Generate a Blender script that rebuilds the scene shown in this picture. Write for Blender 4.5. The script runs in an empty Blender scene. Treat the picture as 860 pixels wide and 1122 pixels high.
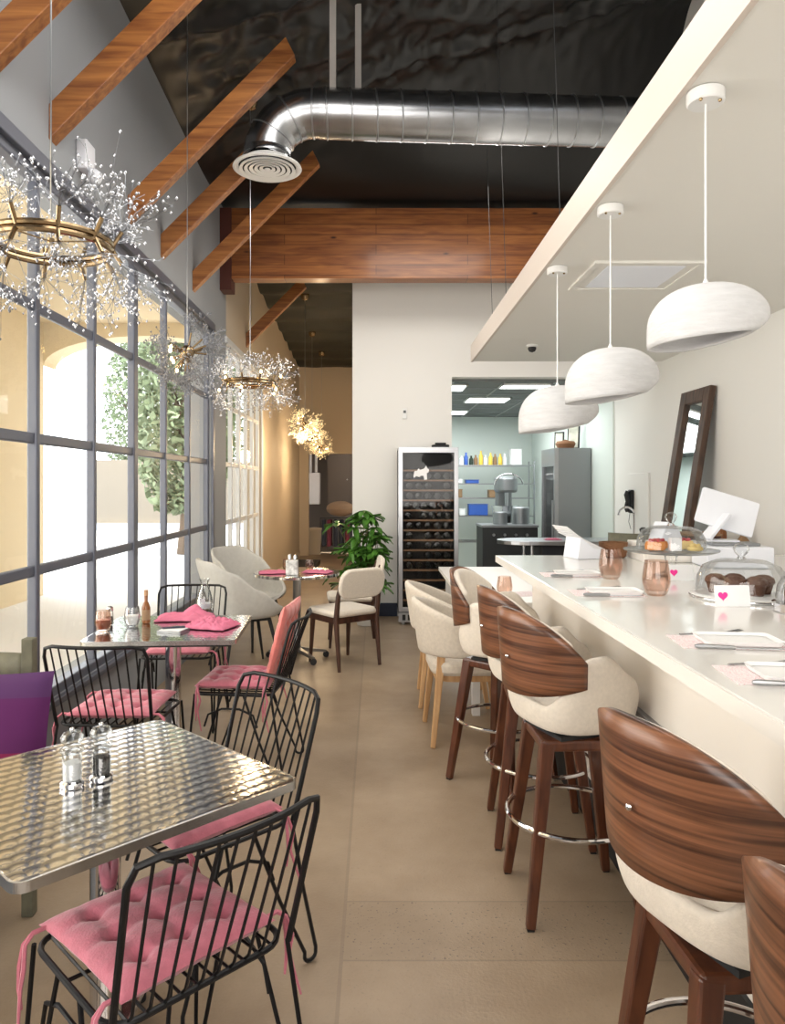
import bpy, math, random
from math import sin, cos, pi, radians as R, sqrt, exp
from mathutils import Vector, Matrix
random.seed(7)
scn = bpy.context.scene
col = scn.collection

# ------------------------------------------------------------------ materials
def nm(name):
    m = bpy.data.materials.new(name); m.use_nodes = True
    nt = m.node_tree; b = nt.nodes['Principled BSDF']
    return m, nt, b
def N(nt, t, **k):
    n = nt.nodes.new(t)
    for a, v in k.items(): setattr(n, a, v)
    return n
def coords(nt, scale=(1,1,1), rot=(0,0,0)):
    tc = N(nt, 'ShaderNodeTexCoord'); mp = N(nt, 'ShaderNodeMapping')
    mp.inputs['Scale'].default_value = scale; mp.inputs['Rotation'].default_value = rot
    nt.links.new(tc.outputs['Object'], mp.inputs['Vector']); return mp.outputs['Vector']
def mat(name, c, rough=.5, metal=0, var=.0, vs=8, bump=0, bs=40, emit=None, es=1, scale=(1,1,1), sheen=0, spec=None, coat=0):
    m, nt, b = nm(name)
    b.inputs['Base Color'].default_value = (*c, 1)
    b.inputs['Roughness'].default_value = rough; b.inputs['Metallic'].default_value = metal
    if spec is not None: b.inputs['Specular IOR Level'].default_value = spec
    if sheen: b.inputs['Sheen Weight'].default_value = sheen
    if coat: b.inputs['Coat Weight'].default_value = coat; b.inputs['Coat Roughness'].default_value = .1
    if emit: b.inputs['Emission Color'].default_value = (*emit, 1); b.inputs['Emission Strength'].default_value = es
    if var or bump:
        v = coords(nt, scale)
    if var:
        n = N(nt, 'ShaderNodeTexNoise'); n.inputs['Scale'].default_value = vs; n.inputs['Detail'].default_value = 5
        nt.links.new(v, n.inputs['Vector'])
        r = N(nt, 'ShaderNodeValToRGB')
        r.color_ramp.elements[0].position = .3; r.color_ramp.elements[1].position = .7
        r.color_ramp.elements[0].color = (*[x*(1-var) for x in c], 1); r.color_ramp.elements[1].color = (*[min(1, x*(1+var)) for x in c], 1)
        nt.links.new(n.outputs['Fac'], r.inputs['Fac']); nt.links.new(r.outputs['Color'], b.inputs['Base Color'])
    if bump:
        n2 = N(nt, 'ShaderNodeTexNoise'); n2.inputs['Scale'].default_value = bs; n2.inputs['Detail'].default_value = 3
        nt.links.new(v, n2.inputs['Vector'])
        bp = N(nt, 'ShaderNodeBump'); bp.inputs['Strength'].default_value = bump; bp.inputs['Distance'].default_value = .01
        nt.links.new(n2.outputs['Fac'], bp.inputs['Height']); nt.links.new(bp.outputs['Normal'], b.inputs['Normal'])
    return m
def wood(name, c1, c2, axis_scale=(1,12,12), s=3, rough=.4, coat=0, knots=False, planks=0):
    m, nt, b = nm(name); v = coords(nt, axis_scale)
    n = N(nt, 'ShaderNodeTexNoise'); n.inputs['Scale'].default_value = s; n.inputs['Detail'].default_value = 6; n.inputs['Distortion'].default_value = .6
    nt.links.new(v, n.inputs['Vector'])
    r = N(nt, 'ShaderNodeValToRGB'); r.color_ramp.elements[0].position = .32; r.color_ramp.elements[1].position = .68
    r.color_ramp.elements[0].color = (*c1, 1); r.color_ramp.elements[1].color = (*c2, 1)
    nt.links.new(n.outputs['Fac'], r.inputs['Fac']); out = r.outputs['Color']
    if knots:
        v2 = coords(nt, (1.2,1.2,3.2)); k = N(nt, 'ShaderNodeTexVoronoi'); k.inputs['Scale'].default_value = 1.7; nt.links.new(v2, k.inputs['Vector'])
        kr = N(nt, 'ShaderNodeValToRGB'); kr.color_ramp.elements[0].position = .03; kr.color_ramp.elements[1].position = .09
        kr.color_ramp.elements[0].color = (.12,.05,.02,1); kr.color_ramp.elements[1].color = (1,1,1,1)
        nt.links.new(k.outputs['Distance'], kr.inputs['Fac'])
        mx = N(nt, 'ShaderNodeMix', data_type='RGBA', blend_type='MULTIPLY'); mx.inputs['Factor'].default_value = 1
        nt.links.new(out, mx.inputs[6]); nt.links.new(kr.outputs['Color'], mx.inputs[7]); out = mx.outputs[2]
    if planks:
        tc = N(nt, 'ShaderNodeTexCoord'); sx = N(nt, 'ShaderNodeSeparateXYZ'); nt.links.new(tc.outputs['Object'], sx.inputs[0])
        cb = N(nt, 'ShaderNodeCombineXYZ'); nt.links.new(sx.outputs['X'], cb.inputs[0]); nt.links.new(sx.outputs['Z'], cb.inputs[1])
        br = N(nt, 'ShaderNodeTexBrick'); br.inputs['Scale'].default_value = 1; br.inputs['Brick Width'].default_value = 1.9; br.inputs['Row Height'].default_value = planks
        br.inputs['Mortar Size'].default_value = .004; br.inputs['Color1'].default_value = (1,1,1,1); br.inputs['Color2'].default_value = (.62,.55,.5,1); br.inputs['Mortar'].default_value = (.25,.2,.18,1)
        nt.links.new(cb.outputs[0], br.inputs['Vector'])
        mx = N(nt, 'ShaderNodeMix', data_type='RGBA', blend_type='MULTIPLY'); mx.inputs['Factor'].default_value = .8
        nt.links.new(out, mx.inputs[6]); nt.links.new(br.outputs['Color'], mx.inputs[7]); out = mx.outputs[2]
    nt.links.new(out, b.inputs['Base Color']); b.inputs['Roughness'].default_value = rough
    if coat: b.inputs['Coat Weight'].default_value = coat; b.inputs['Coat Roughness'].default_value = .15
    return m
def glass(name, tint=(1,1,1), refl=.06, rough=.02, k=.38):
    m = bpy.data.materials.new(name); m.use_nodes = True; nt = m.node_tree; nt.nodes.clear()
    o = N(nt, 'ShaderNodeOutputMaterial'); t = N(nt, 'ShaderNodeBsdfTransparent'); g = N(nt, 'ShaderNodeBsdfGlossy')
    t.inputs['Color'].default_value = (*tint, 1); g.inputs['Roughness'].default_value = rough
    f = N(nt, 'ShaderNodeLayerWeight'); f.inputs['Blend'].default_value = .25
    ma = N(nt, 'ShaderNodeMath', operation='MULTIPLY_ADD'); ma.inputs[1].default_value = k; ma.inputs[2].default_value = refl
    nt.links.new(f.outputs['Fresnel'], ma.inputs[0])
    mx = N(nt, 'ShaderNodeMixShader'); nt.links.new(ma.outputs[0], mx.inputs[0]); nt.links.new(t.outputs[0], mx.inputs[1]); nt.links.new(g.outputs[0], mx.inputs[2])
    nt.links.new(mx.outputs[0], o.inputs['Surface']); return m

def steel_swirl():
    m, nt, b = nm('engine_turned_steel'); v = coords(nt, (27,27,27), (0,0,R(0)))
    s = N(nt, 'ShaderNodeSeparateXYZ'); nt.links.new(v, s.inputs[0])
    def M(op, a, bb=None, c=None):
        n = N(nt, 'ShaderNodeMath', operation=op)
        for i, x in enumerate((a, bb, c)):
            if x is None: continue
            if isinstance(x, (int, float)): n.inputs[i].default_value = x
            else: nt.links.new(x, n.inputs[i])
        return n.outputs[0]
    row = M('FLOOR', s.outputs['Y']); odd = M('MODULO', M('ADD', row, 1000), 2)
    u = M('SUBTRACT', M('FRACT', M('ADD', M('MULTIPLY_ADD', odd, .5, s.outputs['X']), 1000)), .5)
    w = M('FRACT', M('ADD', s.outputs['Y'], 1000))
    r = M('SQRT', M('ADD', M('MULTIPLY', u, u), M('MULTIPLY', w, w)))
    h = M('SINE', M('MULTIPLY', r, 6.0))
    rp = N(nt, 'ShaderNodeValToRGB'); rp.color_ramp.elements[0].color = (.40,.40,.42,1); rp.color_ramp.elements[1].color = (.90,.89,.87,1)
    rp.color_ramp.elements[0].position = .15; rp.color_ramp.elements[1].position = .75
    nt.links.new(M('MULTIPLY_ADD', h, .5, .5), rp.inputs['Fac']); nt.links.new(rp.outputs['Color'], b.inputs['Base Color'])
    bp = N(nt, 'ShaderNodeBump'); bp.inputs['Strength'].default_value = .05; bp.inputs['Distance'].default_value = .004
    nt.links.new(h, bp.inputs['Height']); nt.links.new(bp.outputs['Normal'], b.inputs['Normal'])
    b.inputs['Metallic'].default_value = 1; b.inputs['Roughness'].default_value = .10
    return m

def concrete():
    m, nt, b = nm('polished_concrete'); v = coords(nt)
    n = N(nt, 'ShaderNodeTexNoise'); n.inputs['Scale'].default_value = 2.2; n.inputs['Detail'].default_value = 9; n.inputs['Roughness'].default_value = .62; nt.links.new(v, n.inputs['Vector'])
    r = N(nt, 'ShaderNodeValToRGB'); r.color_ramp.elements[0].position = .3; r.color_ramp.elements[1].position = .72
    r.color_ramp.elements[0].color = (.25,.18,.118,1); r.color_ramp.elements[1].color = (.37,.283,.198,1)
    nt.links.new(n.outputs['Fac'], r.inputs['Fac'])
    s = N(nt, 'ShaderNodeSeparateXYZ'); nt.links.new(v, s.inputs[0])
    def M(op, a, bb=None, c=None):
        nn = N(nt, 'ShaderNodeMath', operation=op)
        for i, x in enumerate((a, bb, c)):
            if x is None: continue
            if isinstance(x, (int, float)): nn.inputs[i].default_value = x
            else: nt.links.new(x, nn.inputs[i])
        return nn.outputs[0]
    def line(axis, pos, w=.005):
        return M('LESS_THAN', M('ABSOLUTE', M('SUBTRACT', axis, pos)), w)
    X, Y = s.outputs['X'], s.outputs['Y']
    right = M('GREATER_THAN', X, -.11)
    L = line(X, -.11, .006)
    for p in (2.33, 2.66): L = M('MAXIMUM', L, M('MULTIPLY', line(Y, p, .004), right))
    for p in (4.9, 7.2, .6): L = M('MAXIMUM', L, line(Y, p))
    # the narrow patched strip with pitted aggregate
    strip = M('MULTIPLY', M('MULTIPLY', M('GREATER_THAN', Y, 2.33), M('LESS_THAN', Y, 2.66)), right)
    sp = N(nt, 'ShaderNodeTexNoise'); sp.inputs['Scale'].default_value = 90; sp.inputs['Detail'].default_value = 2; nt.links.new(v, sp.inputs['Vector'])
    spots = M('MULTIPLY', M('GREATER_THAN', sp.outputs['Fac'], .66), M('MULTIPLY_ADD', strip, .55, .18))
    dark = M('MAXIMUM', M('MULTIPLY', L, .30), spots)
    dark = M('MAXIMUM', dark, M('MULTIPLY', strip, .10))
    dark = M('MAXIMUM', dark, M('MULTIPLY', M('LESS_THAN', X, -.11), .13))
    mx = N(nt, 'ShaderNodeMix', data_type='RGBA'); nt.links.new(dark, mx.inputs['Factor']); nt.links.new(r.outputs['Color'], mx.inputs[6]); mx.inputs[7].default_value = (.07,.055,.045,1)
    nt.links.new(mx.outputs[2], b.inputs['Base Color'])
    b.inputs['Roughness'].default_value = .42
    bp = N(nt, 'ShaderNodeBump'); bp.inputs['Strength'].default_value = .12; bp.inputs['Distance'].default_value = .01
    nt.links.new(sp.outputs['Fac'], bp.inputs['Height']); nt.links.new(bp.outputs['Normal'], b.inputs['Normal'])
    return m

def bands(name, cs, axis='Z', lo=0, hi=1, rough=.9):
    m, nt, b = nm(name); tc = N(nt, 'ShaderNodeTexCoord'); s = N(nt, 'ShaderNodeSeparateXYZ'); nt.links.new(tc.outputs['Object'], s.inputs[0])
    mr = N(nt, 'ShaderNodeMapRange'); mr.inputs[1].default_value = lo; mr.inputs[2].default_value = hi; nt.links.new(s.outputs[axis], mr.inputs[0])
    r = N(nt, 'ShaderNodeValToRGB'); r.color_ramp.interpolation = 'CONSTANT'
    r.color_ramp.elements[0].color = (*cs[0], 1); r.color_ramp.elements[1].position = 1/len(cs); r.color_ramp.elements[1].color = (*cs[1], 1)
    for i, c in enumerate(cs[2:], 2): e = r.color_ramp.elements.new(i/len(cs)); e.color = (*c, 1)
    nt.links.new(mr.outputs[0], r.inputs['Fac']); nt.links.new(r.outputs['Color'], b.inputs['Base Color']); b.inputs['Roughness'].default_value = rough
    return m
def printed(name, base, ink, s=40):
    m, nt, b = nm(name); v = coords(nt, (s, s, s))
    n = N(nt, 'ShaderNodeTexVoronoi'); nt.links.new(v, n.inputs['Vector']); r = N(nt, 'ShaderNodeValToRGB'); r.color_ramp.interpolation = 'CONSTANT'
    r.color_ramp.elements[0].color = (*base, 1); r.color_ramp.elements[1].position = .33; r.color_ramp.elements[1].color = (*ink, 1)
    nt.links.new(n.outputs['Distance'], r.inputs['Fac']); nt.links.new(r.outputs['Color'], b.inputs['Base Color']); b.inputs['Roughness'].default_value = .6
    return m
def corrug(m, scale=160):
    nt = m.node_tree; b = nt.nodes['Principled BSDF']; v = coords(nt)
    w = N(nt, 'ShaderNodeTexWave'); w.inputs['Scale'].default_value = scale; nt.links.new(v, w.inputs['Vector'])
    bp = N(nt, 'ShaderNodeBump'); bp.inputs['Strength'].default_value = .2; nt.links.new(w.outputs['Fac'], bp.inputs['Height']); nt.links.new(bp.outputs['Normal'], b.inputs['Normal']); return m

M = dict(
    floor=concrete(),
    grey_wall=mat('grey_painted_wall', (.30,.315,.335), .7, bump=.05, bs=60),
    tan_wall=mat('warm_lit_wall', (.58,.49,.38), .75, bump=.05, bs=60),  # left wall's warm lamplight beyond the grey part is put into this colour
    white_wall=mat('white_plaster', (.80,.785,.755), .65, bump=.04, bs=80),
    mint=mat('pale_mint_kitchen_paint', (.64,.70,.665), .6),
    cream=mat('cream_stucco', (.78,.66,.46), .9, bump=.2, bs=30),
    soffit=mat('soffit_paint', (.79,.775,.73), .55),
    fascia=mat('soffit_edge_paint', (.66,.585,.52), .5),
    plastic=mat('black_sheet_lining', (.007,.007,.007), .36, spec=.5),
    rear_ceil=mat('dark_olive_ceiling', (.016,.017,.012), .6, bump=.5, bs=4),
    alu=mat('grey_aluminium_frame', (.11,.12,.155), .38, .2),
    whiteframe=mat('white_window_frame', (.72,.73,.74), .4),
    pane=glass('window_glass', (.97,.99,.985), .02),
    thick=glass('thick_clear_glass', (.80,.82,.83), .16),
    clear=glass('clear_glass', (.955,.965,.97), .05, k=.7),
    amber=glass('brown_tinted_glass', (.925,.825,.77), .04, k=.25),
    darkglass=glass('smoked_glass', (.80,.80,.80), .012, k=.12),
    beam=wood('cedar_beam', (.20,.062,.015), (.44,.175,.045), (1,14,14), 2.2, .45, .2, knots=True),
    beam_big=wood('laminated_cedar', (.22,.065,.016), (.44,.165,.042), (1,10,10), 2.4, .45, .2, knots=True, planks=.105),
    redend=mat('dark_red_timber', (.09,.022,.014), .6),
    duct=mat('galvanised_duct', (.40,.41,.43), .27, 1, var=.25, vs=3, bump=.05, bs=6),
    steel=mat('brushed_steel', (.42,.43,.45), .3, 1),
    steel_grey=mat('satin_grey_steel', (.25,.26,.27), .38, .75),
    chrome=mat('chrome', (.75,.75,.77), .08, 1),
    swirl=steel_swirl(),
    edge=mat('ribbed_steel_edge', (.6,.61,.62), .2, 1),
    black=mat('black_powder_coat', (.005,.005,.006), .45, spec=.3),
    blackm=mat('matt_black', (.015,.015,.016), .7),
    pink=mat('pink_cotton', (.50,.145,.195), .9, sheen=.3, var=.12, vs=30, bump=.25, bs=160),
    salmon=mat('salmon_pink_cotton', (.70,.20,.18), .9, sheen=.3, var=.1, vs=30, bump=.2, bs=160),
    napkin=mat('pink_napkin_cloth', (.60,.165,.265), .9, bump=.2, bs=120),
    walnut=wood('walnut_veneer', (.052,.018,.008), (.235,.095,.045), (1.1,1.1,52), 1.5, .35, .15),
    walnutleg=wood('walnut_stained_wood', (.062,.017,.007), (.135,.042,.017), (16,16,2), 2, .35, .2),
    darkwood=wood('dark_brown_wood', (.035,.013,.008), (.085,.035,.02), (14,14,2), 2, .4),
    oak=wood('pale_oak', (.46,.25,.11), (.66,.41,.20), (14,14,2), 2, .45),
    beige=mat('beige_linen', (.66,.59,.50), .9, var=.07, vs=60, bump=.2, bs=220, sheen=.2),
    creamfab=mat('cream_linen', (.74,.67,.58), .88, var=.05, vs=70, bump=.18, bs=240, sheen=.2),
    greyfab=mat('pale_grey_upholstery', (.50,.49,.46), .75, var=.05, vs=30, bump=.1, bs=200),
    quartz=mat('white_quartz', (.76,.74,.70), .14, coat=.3),
    quartz_edge=mat('white_laminate_edge', (.84,.80,.75), .35),
    panel=mat('white_bar_panel', (.88,.83,.77), .35),
    ledge=mat('grey_ledge', (.30,.295,.30), .5),
    lamp=mat('white_plaster_shade', (.63,.63,.64), .75, var=.07, vs=14, bump=.35, bs=45, scale=(1,1,5)),
    white=mat('white_paint', (.82,.82,.81), .4),
    paper=mat('white_paper', (.85,.85,.86), .6),
    tech=mat('white_plastic', (.80,.82,.88), .3),
    brass=mat('antique_brass', (.33,.235,.135), .22, 1),
    crystal=mat('crystal_beads', (.42,.43,.46), .1, .5),
    twig=mat('silver_twigs', (.20,.21,.23), .3, .7),
    bulb=mat('warm_bulb', (1,.85,.55), .4, emit=(1,.72,.35), es=9),
    glowcrystal=mat('lit_crystal', (.9,.80,.6), .2, emit=(1,.72,.34), es=.55),
    fluo=mat('fluorescent_panel', (1,1,1), .4, emit=(.95,1,1), es=5),
    tile=mat('grey_ceiling_tile', (.16,.175,.175), .8),
    leaf=mat('glossy_green_leaf', (.07,.19,.028), .35, var=.5, vs=9),
    stem=mat('green_brown_stem', (.16,.14,.06), .7),
    soil=mat('dark_soil', (.03,.02,.015), .9),
    navy=mat('navy_baseboard', (.012,.02,.045), .5),
    mirror=mat('mirror_glass', (.78,.82,.82), .03, 1),
    mirrorwood=wood('dark_rustic_wood', (.030,.014,.008), (.105,.055,.032), (10,10,1.5), 2.4, .6),
    basket=mat('woven_brown', (.22,.10,.045), .8, bump=.8, bs=90),
    choc=mat('chocolate_cake', (.10,.038,.018), .6, bump=.6, bs=70),
    orange=mat('orange_tart', (.72,.26,.05), .5), berry=mat('red_berry', (.45,.03,.05), .3), yellow=mat('yellow_tart', (.8,.6,.22), .5),
    heart=mat('magenta_ink', (.86,.03,.30), .6), ink=mat('grey_ink', (.38,.38,.42), .7),
    menu=printed('pink_patterned_paper', (.62,.22,.27), (.84,.76,.75), 70),
    purple=bands('purple_striped_cloth', [(.19,.008,.06),(.19,.008,.06),(.085,.008,.085),(.085,.008,.085),(.075,.022,.10)], 'Z', 0, .42),
    olive=mat('olive_stained_wood', (.13,.125,.085), .6, var=.2, vs=20),
    salt=mat('white_salt', (.88,.88,.88), .8), pepper=mat('ground_pepper', (.02,.018,.016), .9, bump=.8, bs=200),
    amberliq=mat('amber_sauce', (.22,.075,.018), .2), copper=mat('copper_liquid', (.30,.13,.09), .25, .4),
    blue=mat('blue_plastic', (.03,.10,.42), .4), red=mat('red_plastic', (.5,.03,.04), .4), yel=mat('yellow_plastic', (.75,.52,.06), .4), dgreen=mat('dark_green_glass', (.015,.03,.02), .15),
    cardboard=mat('brown_cardboard', (.28,.17,.09), .8), bottle=mat('dark_bottle_glass', (.012,.014,.012), .12),
    shelfwood=mat('shelf_front_wood', (.42,.24,.13), .5), fridgeinside=mat('dark_fridge_lining', (.035,.035,.037), .5),
    pave=mat('pale_paving', (.72,.71,.70), .9), asphalt=mat('blue_grey_asphalt', (.30,.34,.42), .9), lawn=mat('grass_verge', (.12,.2,.05), .95),
    extwall=mat('tan_block_wall', (.20,.17,.13), .9, bump=.3, bs=12), treeleaf=mat('tree_leaves', (.19,.24,.14), .8, var=.35, vs=3), bark=mat('tree_bark', (.14,.10,.07), .9),
    bag=mat('tan_sack', (.30,.19,.11), .8), cloth_dark=mat('dark_cloth', (.02,.02,.025), .9), cloth_red=mat('maroon_cloth', (.14,.02,.03), .9),
    storedoor=mat('grey_brown_cupboard', (.17,.135,.11), .6), panelmetal=mat('pale_metal_box', (.55,.52,.49), .5), bucket=mat('cream_plastic', (.55,.48,.38), .5),
    art=mat('pale_print', (.62,.62,.52), .6, var=.4, vs=6),
)
corrug(M['edge'])

# ------------------------------------------------------------------ mesh builder
class MB:
    def __init__(s): s.v = []; s.f = []
    def add(s, vs, fs, mtx=None):
        b = len(s.v); s.v += [tuple(mtx @ Vector(v)) if mtx else tuple(v) for v in vs]; s.f += [tuple(b+i for i in f) for f in fs]; return s
    def box(s, c, d, rot=None, taper=1):
        x, y, z = d[0]/2, d[1]/2, d[2]/2
        vs = [Vector((sx*x*(taper if sz > 0 else 1), sy*y*(taper if sz > 0 else 1), sz*z)) for sz in (-1,1) for sy in (-1,1) for sx in (-1,1)]
        if rot: vs = [rot @ v for v in vs]
        vs = [v + Vector(c) for v in vs]
        return s.add(vs, [(0,2,3,1),(4,5,7,6),(0,1,5,4),(2,6,7,3),(0,4,6,2),(1,3,7,5)])
    def beam(s, a, b, w, h, w2=None, h2=None, up=(0,0,1)):
        a, b = Vector(a), Vector(b); d = (b-a).normalized(); u = Vector(up)
        if abs(d.dot(u)) > .97: u = Vector((0,1,0))
        x = d.cross(u).normalized(); y = x.cross(d).normalized(); w2 = w2 or w; h2 = h2 or h
        vs = []
        for p, ww, hh in ((a,w,h),(b,w2,h2)):
            for sx, sy in ((-1,-1),(1,-1),(1,1),(-1,1)): vs.append(p + x*sx*ww/2 + y*sy*hh/2)
        return s.add(vs, [(3,2,1,0),(4,5,6,7),(0,1,5,4),(1,2,6,5),(2,3,7,6),(3,0,4,7)])
    def tube(s, pts, r, seg=6, closed=False):
        pts = [Vector(p) for p in pts]; n = len(pts); rr = r if isinstance(r, (list, tuple)) else [r]*n
        vs = []; up = None
        for i in range(n):
            if closed: t = pts[(i+1) % n] - pts[i-1]
            else: t = pts[min(i+1, n-1)] - pts[max(i-1, 0)]
            t = t.normalized() if t.length > 1e-9 else Vector((0,0,1))
            if up is None: up = Vector((0,0,1)) if abs(t.z) < .9 else Vector((1,0,0))
            x = (up - t*up.dot(t)).normalized(); up = x; y = t.cross(x)
            for k in range(seg):
                a = 2*pi*k/seg; vs.append(pts[i] + (x*cos(a) + y*sin(a))*rr[i])
        fs = []
        for i in range(n if closed else n-1):
            j = (i+1) % n
            for k in range(seg):
                l = (k+1) % seg; fs.append((i*seg+k, i*seg+l, j*seg+l, j*seg+k))
        if not closed: fs += [tuple(range(seg))[::-1], tuple((n-1)*seg+k for k in range(seg))]
        return s.add(vs, fs)
    def lathe(s, prof, seg=28, c=(0,0,0), cap=True, mtx=None):
        vs = []; fs = []; n = len(prof)
        for r, z in prof:
            for k in range(seg):
                a = 2*pi*k/seg; v = Vector((r*cos(a), r*sin(a), z))
                vs.append((mtx @ v if mtx else v) + Vector(c))
        for i in range(n-1):
            for k in range(seg):
                l = (k+1) % seg; fs.append((i*seg+k, i*seg+l, (i+1)*seg+l, (i+1)*seg+k))
        if cap: fs += [tuple(range(seg))[::-1], tuple((n-1)*seg+k for k in range(seg))]
        return s.add(vs, fs)
    def grid(s, fn, nu, nv, cu=False):
        vs = [fn(i/(nu if cu else nu-1), j/(nv-1)) for j in range(nv) for i in range(nu)]; fs = []
        for j in range(nv-1):
            for i in range(nu if cu else nu-1):
                k = (i+1) % nu; fs.append((j*nu+i, j*nu+k, (j+1)*nu+k, (j+1)*nu+i))
        return s.add(vs, fs)
    def prism(s, poly, z0, z1, mtx=None):
        n = len(poly); vs = [(x,y,z0) for x,y in poly] + [(x,y,z1) for x,y in poly]
        fs = [tuple(range(n))[::-1], tuple(range(n, 2*n))] + [(i,(i+1) % n, n+(i+1) % n, n+i) for i in range(n)]
        return s.add(vs, fs, mtx)
    def ball(s, c, r, seg=8, sz=1):
        return s.lathe([(max(1e-4, r*sin(pi*i/(seg//2+1))), -r*cos(pi*i/(seg//2+1))*sz) for i in range(seg//2+2)], seg, c, cap=False)
    def octa(s, c, r):
        c = Vector(c); return s.add([c+Vector(d)*r for d in ((1,0,0),(-1,0,0),(0,1,0),(0,-1,0),(0,0,1.3),(0,0,-1.3))],
            [(0,2,4),(2,1,4),(1,3,4),(3,0,4),(2,0,5),(1,2,5),(3,1,5),(0,3,5)])
    def build(s, name, m, parent=None, smooth=True, bevel=0, sub=0, solid=0, loc=None, rz=0, off=0, ang=35):
        me = bpy.data.meshes.new(name); me.from_pydata(s.v, [], s.f); me.materials.append(m); me.update()
        o = bpy.data.objects.new(name, me); col.objects.link(o)
        if smooth:
            me.polygons.foreach_set('use_smooth', [True]*len(me.polygons))
            if not sub: me.set_sharp_from_angle(angle=R(ang))
        if solid: md = o.modifiers.new('solid', 'SOLIDIFY'); md.thickness = solid; md.offset = off
        if bevel: md = o.modifiers.new('bev', 'BEVEL'); md.width = bevel; md.segments = 2; md.limit_method = 'ANGLE'; md.angle_limit = R(40)
        if sub: md = o.modifiers.new('sub', 'SUBSURF'); md.levels = sub; md.render_levels = sub
        if parent: o.parent = parent
        if loc: o.location = loc
        if rz: o.rotation_euler[2] = rz
        return o
def tag(o, label, cat, group=None):
    o['label'] = label; o['category'] = cat
    if group: o['group'] = group
    return o
def thing(name, label, cat, loc=(0,0,0), rz=0, group=None):
    o = bpy.data.objects.new(name, None); o.empty_display_size = .1; col.objects.link(o); o.location = loc; o.rotation_euler[2] = rz
    return tag(o, label, cat, group)
def struct(o): o['kind'] = 'structure'; return o
def copy_tree(o, parent=None):
    c = o.copy(); col.objects.link(c); c.parent = parent
    for ch in list(o.children): copy_tree(ch, c)
    return c
def dup(o, loc, rz, label, group=None):
    c = copy_tree(o); c.location = loc; c.rotation_euler[2] = rz; c['label'] = label
    if group: c['group'] = group
    return c
def P(px, py, z):          # ground-truth helper: point at height z seen at that place of the photograph
    d = 810*(1.5-z)/(py-531); return Vector(((px-412)/810*d, d, z))
def rrect(w, h, r, n=5):
    out = []
    for cx, cy, a0 in ((w/2-r,h/2-r,0),(-w/2+r,h/2-r,90),(-w/2+r,-h/2+r,180),(w/2-r,-h/2+r,270)):
        for k in range(n+1): a = R(a0+90*k/n); out.append((cx+r*cos(a), cy+r*sin(a)))
    return out
def arc(c, r, a0, a1, n, f): return [f(c, r, R(a0+(a1-a0)*i/n)) for i in range(n+1)]

# ------------------------------------------------------------------ room shell
WX = -1.62; RX = 2.78
W1 = (.665, 7.28); W2 = (7.98, 10.42); SILL = .43; HEAD = 3.02
def box2(mb, x0, x1, y0, y1, z0, z1): return mb.box(((x0+x1)/2,(y0+y1)/2,(z0+z1)/2), (x1-x0,y1-y0,z1-z0))
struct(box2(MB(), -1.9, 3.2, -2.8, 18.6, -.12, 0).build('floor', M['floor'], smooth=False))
mb = MB(); T = WX-.22
box2(mb, T, WX, -2.7, W1[0], 0, 5); box2(mb, T, WX, W1[0], W1[1], 0, SILL); box2(mb, T, WX, W1[0], W1[1], HEAD, 5)
box2(mb, T, WX, W1[1], W2[0], 0, 5)
struct(mb.build('wall_left', M['grey_wall'], smooth=False))
mb = MB(); box2(mb, T, WX, W2[0], W2[1], 0, SILL); box2(mb, T, WX, W2[0], W2[1], HEAD, 5); box2(mb, T, WX, W2[1], 15.8, 0, 5)
struct(mb.build('wall_corridor', M['tan_wall'], smooth=False))
mb = MB(); box2(mb, WX, -1.425, 15.6, 15.75, 0, 4.4); box2(mb, -1.425, -.27, 15.6, 15.75, 2.15, 4.4)
struct(mb.build('wall_back', M['tan_wall'], smooth=False))
mb = MB(); box2(mb, -.27, .865, 8.44, 8.62, 0, 4.7); box2(mb, .865, RX, 8.44, 8.62, 2.73, 4.7)
box2(mb, -.27, -.1, 8.62, 15.75, 0, 4.4)
struct(mb.build('wall_partition', M['white_wall'], smooth=False))
struct(box2(MB(), RX, RX+.2, -2.7, 13.3, 0, 6).build('wall_right', M['white_wall'], smooth=False))
struct(box2(MB(), WX-.2, RX+.2, -2.8, -2.6, 0, 6).build('wall_front', M['white_wall'], smooth=False))
mb = MB(); box2(mb, .3, RX, 13.1, 13.3, 0, 2.9); box2(mb, .3, .4, 8.62, 13.1, 0, 2.9)
struct(mb.build('wall_kitchen', M['mint'], smooth=False))
struct(box2(MB(), RX-.02, RX-.001, 8.62, 13.1, 0, 2.7).build('wall_kitchen_side', M['mint'], smooth=False))
mb = MB(); box2(mb, .3, RX, 8.62, 13.3, 2.7, 2.8); struct(mb.build('ceiling_kitchen', M['tile'], smooth=False))
mb = MB()
for y in (9.2, 9.8, 10.4, 11, 11.6, 12.2, 12.8): box2(mb, .4, RX, y-.012, y+.012, 2.693, 2.7)
for x in (.9, 1.5, 2.1, 2.7): box2(mb, x-.012, x+.012, 8.62, 13.1, 2.692, 2.7)
struct(mb.build('trim_1', M['steel_grey'], smooth=False))
# storage room behind the far doorway
mb = MB(); box2(mb, -2.4, .6, 18.4, 18.5, 0, 2.9); box2(mb, -2.4, .6, 15.75, 18.5, 2.7, 2.8); box2(mb, -2.4, -2.3, 15.75, 18.5, 0, 2.8); box2(mb, .5, .6, 15.75, 18.5, 0, 2.8)
struct(mb.build('wall_storeroom', M['storedoor'], smooth=False))
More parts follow.
